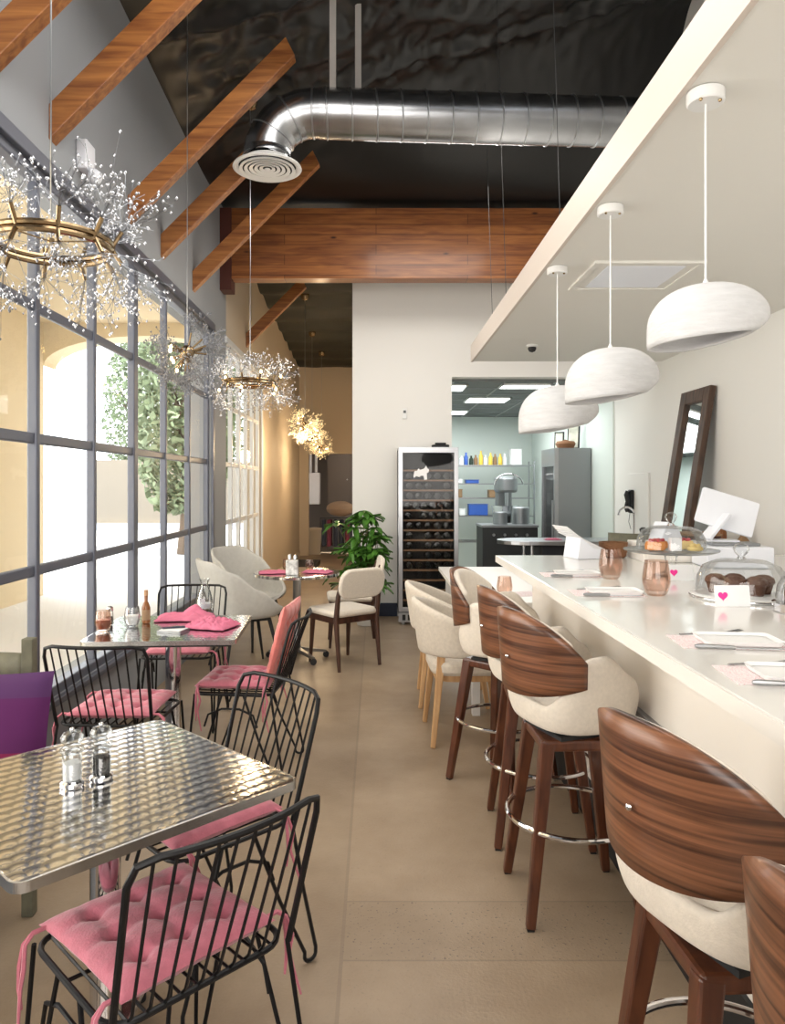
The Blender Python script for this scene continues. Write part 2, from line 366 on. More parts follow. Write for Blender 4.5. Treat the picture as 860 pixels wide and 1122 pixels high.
# black sheet ceiling
def ceilz(x, y):
    z = 4.54 + .066*(4.65-y) + .30*max(0, x-WX)
    t = min(1, max(0, (y-6.4)/1.3)); t = t*t*(3-2*t)
    return z*(1-t) + 4.41*t
from mathutils import noise
def cf(u, v):
    x = WX-.05 + u*(RX-WX+.1); y = -2.7 + v*11.3
    e = min(1, (x-WX)/.4, (7.2-y)/1 if y < 7.2 else 0); e = max(0, e)
    w = (noise.noise(Vector((x*1.3, y*2.1, 0)))*.09 + abs(noise.noise(Vector((x*2.7+y*1.1, y*3.2-x, 4))))*.07 + abs(noise.noise(Vector((x*6+y*2, y*5, 8))))*.065 + noise.noise(Vector((x*13, y*9, 3)))*.012)*e
    seam = -.09*exp(-((y-1.1) % 1.15 - .5)**2/.004)*e
    return (x, y, ceilz(x, y) + w*.9 + seam + .02)
struct(MB().grid(cf, 170, 330).build('ceiling', M['plastic'], ang=80))
def rf(u, v):
    x = WX-.05 + u*1.5; y = 8.0 + v*7.75
    return (x, y, 4.32-.047*(y-7.86) + .025*sin(y*9) + .02*noise.noise(Vector((x*3,y*3,0))))
struct(MB().grid(rf, 16, 120).build('ceiling_corridor', M['rear_ceil'], ang=80))
# hung bulkhead over the bar
so = box2(MB(), .945, RX, -2.6, 7.2, 2.7, 2.85).build('ceiling_soffit', M['soffit'], smooth=False); struct(so)
struct(box2(MB(), .925, .945, -2.6, 7.215, 2.695, 2.86).build('trim_2', M['fascia'], smooth=False))
struct(box2(MB(), -.262, .24, 8.425, 8.44, 0, .15).build('baseboard_partition', M['navy'], smooth=False))
struct(box2(MB(), WX, WX+.015, 10.45, 15.6, 0, .1).build('baseboard_left', M['tan_wall'], smooth=False))
mb = MB(); box2(mb, RX-.02, RX, 7.5, 8.1, 0, 1.62); struct(mb.build('trim_3', M['white_wall'], smooth=False, bevel=.006))

# windows
def window(name, y0, y1, cols, thick, mt, mw=.042, dep=.05):
    root = bpy.data.objects.new(name, None); col.objects.link(root); struct(root)
    xc = WX-.05; f = MB()
    zs = [SILL, 1.08, 1.725, 2.37, HEAD]
    for z in zs[1:-1]: box2(f, xc-dep/2+.012, xc+dep/2-.012, y0, y1, z-.027, z+.027)
    pitch = (y1-y0)/cols
    for i in range(cols+1):
        y = y0+pitch*i; w = .085 if i in thick else mw
        if i in (0, cols): w = .075
        box2(f, xc-dep/2, xc+dep/2, y-w/2, y+w/2, SILL, HEAD)
    box2(f, xc-dep/2, xc+dep/2+.02, y0, y1, SILL-.02, SILL+.05); box2(f, xc-dep/2, xc+dep/2+.02, y0, y1, HEAD-.05, HEAD+.02)
    f.build('window_frame', mt, root, smooth=False, bevel=.008)
    g = MB()
    for i in range(cols):
        for j in range(4):
            g.add([(xc,y0+pitch*i,zs[j]),(xc,y0+pitch*(i+1),zs[j]),(xc,y0+pitch*(i+1),zs[j+1]),(xc,y0+pitch*i,zs[j+1])], [(0,1,2,3)])
    g.build('window_pane', M['pane'], root, smooth=False)
    c = MB(); box2(c, WX-.01, WX+.025, y0-.07, y1+.07, HEAD, HEAD+.07); box2(c, WX-.01, WX+.02, y1, y1+.06, SILL, HEAD)
    box2(c, WX-.02, WX+.03, y0-.05, y1+.06, SILL-.04, SILL-.005)
    c.build('window_trim', mt, root, smooth=False, bevel=.005)
    return root
window('window_1', W1[0], W1[1], 9, (6,), M['alu'])
window('window_2', W2[0], W2[1], 5, (2,), M['whiteframe'], .04)

# ------------------------------------------------------------------ outdoors
struct(box2(MB(), -60, -1.85, -15, 70, -.2, -.06).build('ground_paving', M['pave'], smooth=False))
struct(box2(MB(), -40, 10, 25.5, 29.6, -.06, -.045).build('road', M['asphalt'], smooth=False))
# covered walk outside: side wall, perpendicular arched wall, ceiling
struct(box2(MB(), -5.0, -4.7, -9, 10.45, -.06, 3.78).build('wall_arcade_side', M['cream'], smooth=False))
def arch_wall():
    mb = MB(); Y0, Y1, top = 10.45, 10.85, 3.78; n = 22; c = -3.27; hw = 1.43; pts = []
    for k in range(n+1):
        a = pi-pi*k/n; pts.append((c+hw*cos(a), 3.18+.42*sin(a)))
    for y in (Y0, Y1):
        for k in range(n):
            (xa, za), (xb, zb) = pts[k], pts[k+1]; mb.add([(xa,y,za),(xb,y,zb),(xb,y,top),(xa,y,top)], [(0,1,2,3)])
    for k in range(n):
        (xa, za), (xb, zb) = pts[k], pts[k+1]; mb.add([(xa,Y0,za),(xb,Y0,zb),(xb,Y1,zb),(xa,Y1,za)], [(0,1,2,3)])
    return mb.build('wall_arcade', M['cream'], smooth=False)
struct(arch_wall())
struct(box2(MB(), -5.2, WX-.22, -8, 10.85, 3.78, 3.9).build('ceiling_arcade', M['cream'], smooth=False))
mb = MB(); box2(mb, -11.4, 4, 29.9, 30.2, -.06, 2.5); struct(mb.build('wall_boundary', M['extwall'], smooth=False))
def tree(x, y, h, s, label, seed):
    rnd = random.Random(seed); t = thing('shade_tree', label, 'tree', (x,y,-.06), 0, 'trees across the road')
    st = MB(); st.tube([(0,0,0),(.1,.05,h*.3),(-.05,.1,h*.6),(.05,0,h*.85)], [.18,.14,.1,.05], 8)
    for k in range(6):
        a = rnd.uniform(0, 6.28); st.tube([(0,0,h*.35+k*.2),(cos(a)*s*.4, sin(a)*s*.4, h*.55+k*.2),(cos(a)*s*.8, sin(a)*s*.8, h*.7+k*.15)], [.07,.05,.02], 6)
    st.build('trunk', M['bark'], t)
    lf = MB()
    for k in range(5200):
        a = rnd.uniform(0, 6.28); rr = s*rnd.random()**.45; zz = rnd.uniform(-1, 1)
        c = Vector((cos(a)*rr*sqrt(max(0,1-zz*zz*.8)), sin(a)*rr*sqrt(max(0,1-zz*zz*.8)), h*.6+zz*h*.42)); q = rnd.uniform(.07,.14)
        d1 = Vector((rnd.uniform(-1,1),rnd.uniform(-1,1),rnd.uniform(-1,1))).normalized()*q; d2 = d1.cross(Vector((rnd.random(),rnd.random(),1))).normalized()*q*.6
        lf.add([c-d1,c+d2,c+d1,c-d2], [(0,1,2,3)])
    lf.build('foliage', M['treeleaf'], t, smooth=False)
tree(-10.3, 32.2, 7.6, 1.6, 'green shade tree across the road with a thin visible trunk, seen through the middle panes', 1)
tree(-7.3, 33.5, 8.0, 1.5, 'green shade tree behind the tan boundary wall, seen beside the thick window mullion', 2)
tree(-4.2, 32.4, 7.4, 1.5, 'shade tree behind the tan boundary wall, seen next to the grey pier', 3)
tree(-4.3, 16.6, 5.2, 1.2, 'green tree just outside the far white-framed window', 4)

# ------------------------------------------------------------------ timber
beam = thing('ceiling_beam', 'deep laminated reddish cedar beam spanning above the white partition wall', 'beam', (0,7.76,0))
mb = MB(); box2(mb, -1.5, 2.7, -.09, .09, 3.64, 4.37); mb.build('beam_boards', M['beam_big'], beam, smooth=False, bevel=.004)
mb = MB(); box2(mb, -1.62, -1.5, -.1, .1, 3.52, 4.37); mb.build('end_post', M['redend'], beam, smooth=False)
lab = ['cedar brace at the top corner, nearest to the camera', 'cedar brace with a large knot, above the ring chandelier',
       'long cedar brace on the grey wall crossing the second chandelier cord', 'cedar brace on the grey wall that ends behind the round white ceiling vent',
       'cedar brace on the grey wall rising to just under the duct', 'short lone cedar brace beyond the deep cedar beam']
for i, (y, L, w) in enumerate(((3.09, 1.5, .075), (3.70, 1.5, .085), (4.86, 1.09, .085), (5.60, .95, .08), (6.56, 1.12, .08), (9.24, .75, .08))):
    mb = MB()
    for yy in (y-w/2, y+w/2):
        mb.v += [(WX, yy, 3.21), (WX+L, yy, 3.21+L), (WX+L-.06, yy, 3.21+L+.12), (WX, yy, 3.385)]
    mb.f += [(0,1,2,3), (7,6,5,4), (0,4,5,1), (1,5,6,2), (2,6,7,3), (3,7,4,0)]
    tag(mb.build('timber_brace', M['beam'], smooth=False, bevel=.004), lab[i], 'brace', 'cedar braces on the window wall')

# ------------------------------------------------------------------ duct
duct = thing('air_duct', 'round galvanised spiral air duct running under the black ceiling', 'duct')
yd, zd, rd = 5.2, 4.11, .168
def ax(t):   # axis from the mouth up, round the elbow and along to the right
    return t
mouth = Vector((-.76, yd-.02, 3.76))
p0 = [mouth, Vector((-.77, yd, 3.86))]
c = Vector((-.42, yd, 3.76)); el = []
for k in range(6): a = R(180-18*k); el.append(Vector((-.44+.33*cos(a), yd, 3.79+.32*sin(a))))
straight = [Vector((-.40, yd, zd)), Vector((2.6, yd+.18, zd))]
MB().tube(straight, rd, 40).build('spiral_pipe', M['duct'], duct)
mb = MB().tube([mouth, Vector((-.77,yd,3.82))]+[Vector((-.44+.33*cos(R(180-15*k)), yd, 3.80+.31*sin(R(180-15*k)))) for k in range(7)]+[Vector((-.38,yd,zd))], rd*.97, 40)
mb.build('elbow', M['duct'], duct, ang=12)
mb = MB()
def ringat(mb, c, d, r, t=.006):
    d = d.normalized(); u = Vector((0,1,0)); w = d.cross(u).normalized(); u = w.cross(d)
    mb.tube([c+(u*cos(a)+w*sin(a))*r for a in [2*pi*k/36 for k in range(36)]], t, 6, True)
for k in range(15):
    t = k*.175; ringat(mb, straight[0]+(straight[1]-straight[0]).normalized()*(t+.05)+Vector((0,0,0)), Vector((1,.06,.06)), rd+.001)
for k in (0,2,4,6):
    a = R(180-15*k); ringat(mb, Vector((-.44+.33*cos(a), yd, 3.80+.31*sin(a))), Vector((sin(a),0,-cos(a)))*-1, rd*.975)
mb.build('duct_seam', M['steel'], duct)
vt = MB(); vt.lathe([(.165,.05),(.17,.03),(.235,.006),(.24,-.004),(.225,-.012),(.20,.0)], 48, (mouth.x,mouth.y-.01,3.715), cap=False).build('vent_collar', M['white'], duct)
vr = MB()
for k, r in enumerate((.19,.155,.12,.085,.05)):
    vr.lathe([(r,-.004+.003*k),(r+.006,-.018+.002*k),(r-.018,-.012+.002*k)], 40, (mouth.x,mouth.y-.01,3.715+.0), cap=False)
vr.ball((mouth.x,mouth.y-.01,3.705), .022, 12, .4); vr.build('vent_ring', M['white'], duct)
MB().lathe([(.2,0),(.2,.01)], 36, (mouth.x,mouth.y-.01,3.73)).build('vent_throat', M['blackm'], duct, smooth=False)
for i, (x, y) in enumerate(((-.30, 5.13), (-.13, 5.38))):
    mb = MB(); z1 = ceilz(x, y)+.05; box2(mb, x-.022, x+.022, y-.018, y+.018, 4.22 if i == 0 else 4.1, z1)
    mb.build('hanger_strut', M['panelmetal'], duct, smooth=False)

# ------------------------------------------------------------------ soffit fittings
lampdata = [(1.005, 2.255, .162, 2.01, 'white pendant lamp with asymmetric plaster shade, largest and closest to the window-side camera'),
            (1.01, 3.187, .184, 1.965, 'middle of the three white plaster pendant lamps over the bar'),
            (1.0, 4.08, .204, 1.91, 'farthest white plaster pendant lamp, hanging in front of the kitchen opening')]
lampdata[0] = lampdata[0][:4] + ('white asymmetric plaster pendant lamp hanging highest above the cake domes',)
for i, (x, y, r, zc, lb) in enumerate(lampdata):
    t = thing('pendant_lamp', lb, 'lamp', (x,y,0), 0, 'white plaster pendants over the bar')
    k = MB().lathe([(.05,2.699),(.055,2.695),(.055,2.665),(.05,2.66)], 28); k.build('ceiling_rose', M['white'], t)
    MB().ball((.03,-.03,2.658), .006, 8).build('rose_screw', M['brass'], t); MB().ball((-.03,-.035,2.658), .006, 8).build('rose_screw', M['brass'], t)
    H = r*(1.06 if i == 0 else 1.2)
    ztop = zc + H*.5
    MB().tube([(0,0,2.66),(0,0,ztop-.01)], .0035, 6).build('cord', M['white'], t)
    MB().lathe([(.004,ztop+.03),(.012,ztop+.015),(.014,ztop-.005)], 12).build('cord_grip', M['white'], t)
    def sh(u, v, r=r, H=H, ztop=ztop, inner=0):
        a = 2*pi*u; ph = v*R(114)            # from the crown down past the widest line and in to the mouth
        rr = sin(ph)**.80 if ph < pi/2 else 1-(1-sin(ph))*(.3+2.6*max(0,cos(a)))
        z = (1+cos(ph)*.0) ; zz = ztop - H*.62*(1-cos(ph)) if ph < pi/2 else ztop-H*.62-H*.60*(-cos(ph))/.615*.8
        X = r*rr*cos(a); Y = r*rr*sin(a)*.93
        dn = (ztop-zz)/H
        skew = .16*r*(1-dn) ; X += -skew*.2
        zz += .30*r*dn*dn*(X/r)*(1 if X > 0 else .35)    # mouth tips open to one side
        X += .10*r*(1-dn)
        return (X*(1-inner*.04), Y*(1-inner*.04), zz)
    MB().grid(sh, 48, 22, cu=True).build('lamp_shade', M['lamp'], t, solid=.012, off=-1, ang=80)
    MB().tube([(0,0,ztop-.02),(0,0,ztop-.07)], .018, 10).build('bulb_socket', M['white'], t)
vg = thing('ceiling_vent', 'square white flush vent grille in the bulkhead underside', 'vent', (1.475,4.24,2.7))
mb = MB(); box2(mb, -.27,.27,-.25,.25,-.008,0); box2(mb,-.3,-.27,-.28,.28,-.014,0); box2(mb,.27,.3,-.28,.28,-.014,0); box2(mb,-.27,.27,-.28,-.25,-.014,0); box2(mb,-.27,.27,.25,.28,-.014,0)
mb.build('vent_frame', M['soffit'], vg, smooth=False)
mb = MB(); 
for k in range(24): box2(mb, -.215,.215, -.21+k*.018, -.202+k*.018, -.013, -.008)
mb.build('vent_slats', M['tech'], vg, smooth=False)
cm = thing('security_camera', 'tiny black dome security camera on the bulkhead underside', 'camera', (1.34,6.35,2.7))
MB().lathe([(.045,0),(.05,-.012),(.04,-.02)], 20).build('camera_base', M['white'], cm)
MB().lathe([(.034,-.02),(.036,-.035),(.026,-.055),(.003,-.064)], 20).build('camera_dome', M['blackm'], cm)

# ------------------------------------------------------------------ bar
bar = thing('bar_counter', 'long white bar counter with overhanging top and black kick board', 'counter', (0,0,0))
box2(MB(), .735, RX-.005, -.9, 4.50, 1.032, 1.07).build('countertop', M['quartz'], bar, smooth=False, bevel=.004)
box2(MB(), .727, .735, -.9, 4.505, 1.030, 1.069).build('counter_edge', M['quartz_edge'], bar, smooth=False)
mb = MB(); box2(mb, .945, 1.06, -.9, 4.47, .70, 1.032); box2(mb, .955, 1.06, -.9, 4.47, .0, .70); mb.build('front_panel', M['panel'], bar, smooth=False)
box2(MB(), .925, .955, -.9, 4.47, .675, .70).build('foot_ledge', M['ledge'], bar, smooth=False, bevel=.004)
box2(MB(), .94, .955, -.9, 4.47, 0, .185).build('kick_board', M['blackm'], bar, smooth=False)
box2(MB(), 1.06, RX-.01, 4.42, 4.47, .0, 1.032).build('end_panel', M['panel'], bar, smooth=False)

# white dining table beyond the bar
wt = thing('dining_table', 'white rectangular dining table beyond the end of the bar counter', 'table', (.85,5.72,0))
box2(MB(), -.28,.62,-1.02,1.03,.715,.75).build('tabletop', M['quartz_edge'], wt, smooth=False, bevel=.004)
for sx in (-.2,.5):
    for sy in (-.9,.9): box2(MB(), sx-.025,sx+.025,sy-.025,sy+.025,0,.715).build('leg', M['white'], wt, smooth=False)

# ------------------------------------------------------------------ bar stools
def tub(Rx, Ry, z0, rim, wallr=.12, bowl=.02, pw=2.4):
    def f(u, v):
        a = 2*pi*u            # 0 = rear (-y)
        s_, c_ = sin(a), -cos(a)
        k = (abs(s_)**pw + abs(c_)**pw)**(-1/pw)
        h = rim(abs(((u+.5) % 1)-.5)*360)
        t = v
        if t < .5:
            q = t/.5; r = .86*q; z = z0 - bowl*(1-q*q)
        else:
            q = (t-.5)/.5; r = .86+.14*sin(q*pi/2)+wallr*q*min(1,h/.2); z = z0 + h*(1-cos(q*pi/2))**.8
        return (Rx*k*s_*r, Ry*k*c_*r, z)
    return f
def interp(tab):
    def g(x):
        for (a, b), (c, d) in zip(tab, tab[1:]):
            if x <= c: t = (x-a)/(c-a); t = t*t*(3-2*t); return b+(d-b)*t
        return tab[-1][1]
    return g
def make_stool(loc, rz, label):
    t = thing('bar_stool', label, 'bar stool', loc, rz, 'walnut and cream bar stools along the counter')
    rim = interp([(0,.095),(30,.09),(48,.16),(64,.27),(88,.275),(115,.20),(145,.10),(180,.06)])
    MB().grid(tub(.226,.196,.655,rim,.03,.02,2.9), 48, 16, cu=True).build('seat_shell', M['creamfab'], t, solid=.024, off=-1, sub=1)
    MB().lathe([(.02,.742),(.14,.748),(.175,.735),(.182,.70)], 32).build('seat_pad', M['creamfab'], t)
    rm = MB(); fn = tub(.226,.226,.713,rim,.08,.012)
    # band of veneer wrapped round the rear
    def band(u, v):
        th = R(-68+136*u); q = abs(2*u-1)
        zt = 1.07-.16*q**2.2; zb = .775+.05*q**2
        z = zb+(zt-zb)*v; r = .230+.022*((z-.765)/.3)
        return (r*sin(th), -r*cos(th), z)
    MB().grid(band, 40, 8).build('backrest', M['walnut'], t, solid=.014, off=1)
    def pad(u, v):
        th = R(-58+116*u); q = abs(2*u-1); zt = 1.062-.10*q**2.2; zb = .80+.05*q**2; z = zb+(zt-zb)*v; rr_ = .208+.026*((z-.765)/.3)
        return (rr_*sin(th), -rr_*cos(th), z)
    MB().grid(pad, 30, 8).build('back_cushion', M['creamfab'], t, solid=.034, off=0, sub=1)
    MB().ball((0,-.262,.90), .007, 8).build('backrest_screw', M['chrome'], t)
    B = MB(); Br = Matrix.Rotation(R(-18),4,'Z')
    def spin(mb): mb.v = [tuple(Br @ Vector(v)) for v in mb.v]; return mb
    box2(MB(), -.12,.12,-.12,.12,.620,.634).build('swivel_plate', M['blackm'], t, smooth=False)
    spin(box2(MB(), -.14,.14,-.14,.14,.58,.620)).build('seat_base', M['walnutleg'], t, smooth=False, bevel=.01)
    for sx in (-1,1):
        for sy in (-1,1):
            mb = MB(); mb.beam((sx*.118,sy*.118,.61),(sx*.185,sy*.192,.005),.046,.05,.030,.032,up=(0,1,0)); spin(mb).build('leg', M['walnutleg'], t, smooth=False, bevel=.006)
            spin(box2(MB(), sx*.185-.012,sx*.185+.012,sy*.192-.012,sy*.192+.012,0,.006)).build('foot_glide', M['blackm'], t, smooth=False)
    MB().tube([(.226*cos(2*pi*k/56), .226*sin(2*pi*k/56), .315) for k in range(56)], .0095, 10, True).build('foot_ring', M['chrome'], t)
    return t
SL = ['walnut-backed bar stool at the frame edge, only a slice of it showing', 'closest fully visible bar stool, its broad curved walnut back filling the lower corner',
      'bar stool whose whole chrome foot ring shows, directly behind the big close one', 'second farthest bar stool, tucked behind the one whose whole foot ring shows',
      'farthest bar stool, cream pad facing out, beside the beige chairs']
s0 = make_stool((.705,2.68,0), R(-70), SL[2])
dup(s0, (.715,1.47,0), R(-69), SL[1]); dup(s0, (.717,.86,0), R(-71), SL[0])
dup(s0, (.705,3.21,0), R(-76), SL[3]); dup(s0, (.64,3.76,0), R(-118), SL[4])

# beige barrel dining chairs
def make_barrel(loc, rz, label):
    t = thing('dining_chair', label, 'chair', loc, rz, 'beige barrel chairs at the white table')
    rim = interp([(0,.36),(45,.33),(90,.20),(125,.12),(140,.06),(180,.0)])
    def f(u, v):
        th = R(-128+256*u); q = abs(2*u-1); zt = .83-.24*q**1.6; zb = .50+.02*q
        z = zb+(zt-zb)*v; r = .265+.05*v*(1-q*.6)
        return (r*sin(th), -r*cos(th)*1.0, z)
    MB().grid(f, 44, 8).build('backrest', M['beige'], t, solid=.04, sub=1)
    MB().prism(rrect(.46,.46,.12), .40, .485).build('seat', M['beige'], t, bevel=.025)
    MB().prism(rrect(.40,.40,.1), .365, .40).build('seat_frame', M['oak'], t)
    for sx in (-1,1):
        for sy in (-1,1):
            mb = MB(); mb.beam((sx*.185,sy*.17,.52 if sy < 0 else .39),(sx*.235,sy*.225,0),.04,.045,.026,.028,up=(0,1,0)); mb.build('leg', M['oak'], t, smooth=False, bevel=.006)
    return t
b0 = make_barrel((.54,4.45,0), R(-88), 'beige linen barrel chair with pale oak legs, nearer of the two at the white table')
dup(b0, (.53,5.18,0), R(-92), 'beige linen barrel chair half hidden behind its twin at the white table')

# ------------------------------------------------------------------ wire chairs
def hair(mb, a, b, foot, r=.006):
    a, b, foot = Vector(a), Vector(b), Vector(foot); w = (b-a).normalized()*.022
    pts = [a, a.lerp(foot-w, .5), foot-w+Vector((0,0,.04))] + [foot + Vector((0,0,.022)) + w*cos(R(180+180*k/6))*1.0 + Vector((0,0,.016*sin(R(180+180*k/6)))) for k in range(7)] + [foot+w+Vector((0,0,.04)), b.lerp(foot+w, .5), b]
    mb.tube(pts, r, 6)
def make_wire(loc, rz, label):
    t = thing('wire_chair', label, 'chair', loc, rz, 'black wire chairs at the steel tables')
    w, zs, zt = .212, .45, .82
    def side(x, z):   # sideways flare of the back
        return x*(1+.06*(z-zs)/.35)
    # seat: rim + parallel wires
    s = MB(); s.tube([(x, y, zs) for x, y in rrect(2*w, .40, .06)], .007, 8, True)
    for k in range(1, 11):
        x = -w+2*w*k/11; s.tube([(x,-.195,zs),(x,.195,zs)], .0038, 5)
    s.tube([(-w,.02,zs-.006),(w,.02,zs-.006)], .005, 6); s.build('seat', M['black'], t)
    b = MB()
    def bk(x, z): q = (z-zs)/(zt-zs); return Vector((side(x, z), -.205-.10*q-.045*(1-(x/w)**2)*q, z))
    top = [bk(-w, zs)] + [bk(-w, zt-.05)] + [bk(-w+.012, zt-.012)] + [bk(-w+.05+(2*w-.1)*k/12, zt) for k in range(13)] + [bk(w-.012, zt-.012)] + [bk(w, zt-.05)] + [bk(w, zs)]
    b.tube(top, .0078, 8)
    for k in range(1, 11):
        x = -w+2*w*k/11; b.tube([bk(x, zs)+Vector((0,.012,-.0)), bk(x, zs+.02), bk(x, zs+.15), bk(x, zt)], .0038, 5)
    b.build('backrest', M['black'], t)
    for sx in (-1,1):
        for sy in (-1,1):
            mb = MB()
            if sy < 0: hair(mb, (sx*w,-.20,zs), (sx*w,-.06,zs), (sx*(w+.03),-.25,0))
            else: hair(mb, (sx*w,.19,zs), (sx*w,.05,zs), (sx*(w+.02),.21,0))
            mb.build('leg', M['black'], t)
        mb = MB(); mb.tube([(sx*w,-.13,zs-.16),(sx*w,-.11,zs-.10),(sx*w,-.04,zs-.07),(sx*w,.05,zs-.07),(sx*w,.12,zs-.10),(sx*w,.14,zs-.16)], .0055, 6); mb.build('side_brace', M['black'], t)
    return t
def cushion_mesh(w=.385, th=.058, tuft=3, seed=0):
    rnd = random.Random(seed)
    T = [((i-(tuft-1)/2)*w*.27, (j-(tuft-1)/2)*w*.27) for i in range(tuft) for j in range(tuft)]
    def half(sgn):
        def f(u, v):
            a, b = 2*u-1, 2*v-1
            e = (1-abs(a)**5)*(1-abs(b)**5); k = 1-.05*(1-abs(b)**2)*abs(a)**3; k2 = 1-.05*(1-abs(a)**2)*abs(b)**3
            x, y = a*w/2*k, b*w/2*k2
            h = th*.5*max(0, e)**.5
            for tx, ty in T: h -= th*.42*exp(-((x-tx)**2+(y-ty)**2)/.00035)*(1 if sgn > 0 else .4)
            h += .0035*noise.noise(Vector((x*26, y*26, seed)))*e
            # folds running between tufts
            h -= .0075*sum(exp(-(x-c)**2/.00022)+exp(-(y-c)**2/.00022) for c in (-w*.27,0,w*.27))*e
            return (x, y, max(.001, th*.5 + sgn*max(0, h)))
        return f
    return half
def make_cushion(loc, rz, label, m='pink', back=False, lean=0, seed=1, ties=True, grp='tufted pink seat cushions'):
    t = thing('seat_cushion', label, 'cushion', loc, rz, grp)
    if back: t.rotation_euler = (R(90-lean), 0, rz)
    f = cushion_mesh(seed=seed); mb = MB(); mb.grid(f(1), 44, 44)
    low = MB().grid(f(-1), 44, 44); mb.add(low.v, [q[::-1] for q in low.f]); mb.build('cushion_body', M[m], t, ang=80)
    if ties:
        for sx, sy in ((-1,-1),(1,-1),(-1,1)):
            mb = MB()
            for dx in (0, .022):
                x, y = sx*.18, sy*.168
                mb.tube([(x,y,.03),(sx*.215,y,.030),(sx*.236,y-dx*.4,.014),(sx*.244,y-dx,-.03),(sx*.246,y-dx*.4,-.08),(sx*(.240+dx),y-dx*1.5,-.13-dx*2)], [.005,.006,.005,.006,.005,.003], 5)
            mb.build('tie_ribbon', M[m], t)
    return t
def wc(px, py, fx, fy, label, clabel, base=None, seed=1, cush=True, m='pink', dz=0):
    rz = math.atan2(-fx, fy); L = (px, py, 0)
    o = make_wire(L, rz, label) if base is None else dup(base, L, rz, label)
    if cush: make_cushion((px+.012*fx, py+.012*fy, .4575), rz+.04, clabel, m, seed=seed)
    return o, rz
wA, _ = wc(-.497, 1.703, -.70, .71, 'black wire chair pulled up to the near steel table, lowest in the picture', 'pink tufted cushion with hanging ribbon ties on the lowest wire chair', seed=1)
wc(-.555, 2.325, -.72, -.69, 'black wire chair tucked under the right-hand corner of the near steel table', 'pink tufted cushion half hidden beneath the near steel table', wA, 2)
wc(-1.17, 3.42, .06, 1, 'black wire chair with its back to us at the second steel table', 'pink tufted cushion seen through the bars of the chair before the second table', wA, 3)
wD, rzD = wc(-.70, 3.90, -1, .10, 'black wire chair turned sideways with a second cushion leaning on its back', 'pink tufted seat cushion on the sideways wire chair in the aisle', wA, 4)
make_cushion((-.70+.19, 3.90-.019, .712), rzD, 'salmon pink cushion standing upright against a wire chair back', 'salmon', back=True, lean=-14, seed=5, ties=False, grp='upright cushions')
wc(-1.22, 4.66, .03, -1, 'black wire chair on the far side of the second steel table, facing us', 'pink cushion on the wire chair behind the second steel table', wA, 6)

# olive chair by the window + purple cushion
oc = thing('armchair', 'olive wooden chair by the window holding a purple cushion', 'chair', (-1.39,2.38,0), R(180))
for x in (-.18,.18):
    for y in (-.2,.2): box2(MB(), x-.02,x+.02,y-.02,y+.02,0,.43 if y > 0 else .965).build('leg', M['olive'], oc, smooth=False, bevel=.004)
box2(MB(), -.20,.20,-.22,.22,.43,.46).build('seat', M['olive'], oc, smooth=False, bevel=.008)
def ob(u, v): a = 2*u-1; return (a*.165, -.20-.02*(1-a*a), .80+.11*v)
MB().grid(ob, 14, 3).build('backrest', M['olive'], oc, solid=.018)
def pcf(sgn):
    def f(u, v):
        a, b = 2*u-1, 2*v-1; e = max(0, (1-abs(a)**4)*(1-abs(b)**4))**.6
        return (a*.22*(1-.04*(1-b*b)*a*a), sgn*.06*e, .21+b*.21*(1-.04*(1-a*a)*b*b))
    return f
mb = MB().grid(pcf(1), 24, 24); lo = MB().grid(pcf(-1), 24, 24); mb.add(lo.v, [q[::-1] for q in lo.f])
pc = tag(mb.build('throw_cushion', M['purple'], loc=(-1.3,2.4,.462), rz=R(8), ang=80), 'purple and magenta striped throw cushion on the olive chair by the window', 'cushion')
pc.location = (-1.275,2.33,.475); pc.rotation_euler = (R(-14),R(0),R(6))

# ------------------------------------------------------------------ steel tables
def make_table(loc, rz, label, size=(.70,.70)):
    t = thing('bistro_table', label, 'table', loc, rz, 'square swirled steel bistro tables')
    MB().prism(rrect(size[0]-.006,size[1]-.006,.03), .728, .7505).build('tabletop', M['swirl'], t, smooth=False, bevel=.003)
    mb = MB(); o = rrect(size[0],size[1],.032); i = rrect(size[0]-.01,size[1]-.01,.028); n = len(o)
    vs = [(x,y,z) for z in (.729,.7505) for x,y in o] + [(x,y,z) for z in (.729,.7505) for x,y in i]
    fs = [(k,(k+1)%n,n+(k+1)%n,n+k) for k in range(n)] + [(n+k,n+(k+1)%n,3*n+(k+1)%n,3*n+k) for k in range(n)] + [(2*n+k,3*n+k,3*n+(k+1)%n,2*n+(k+1)%n) for k in range(n)]
    mb.add(vs, fs).build('table_edge', M['edge'], t)
    MB().prism(rrect(size[0]-.05,size[1]-.05,.02), .716, .728).build('underside', M['blackm'], t, smooth=False)
    MB().lathe([(.045,.715),(.04,.70),(.038,.69),(.038,.10),(.045,.09),(.06,.05)], 28).build('pedestal', M['chrome'], t)
    for k in range(4):
        a = R(45+90*k); d = Vector((cos(a),sin(a),0)); mb = MB(); mb.beam(d*.03+Vector((0,0,.065)), d*.30+Vector((0,0,.03)), .055,.035,.04,.018); mb.build('foot', M['chrome'], t, smooth=False, bevel=.006)
        MB().lathe([(.02,0),(.02,.024)], 14, tuple(d*.28)).build('foot_pad', M['blackm'], t)
    return t
T1 = make_table((-.685,1.872,0), R(46), 'near square steel table with salt and pepper mills')
T2 = dup(T1, (-1.065,3.885,0), R(3), 'second square steel table with pink napkins and a carafe')
T2.scale = (1.06,1.0,1)
ZT = .7507

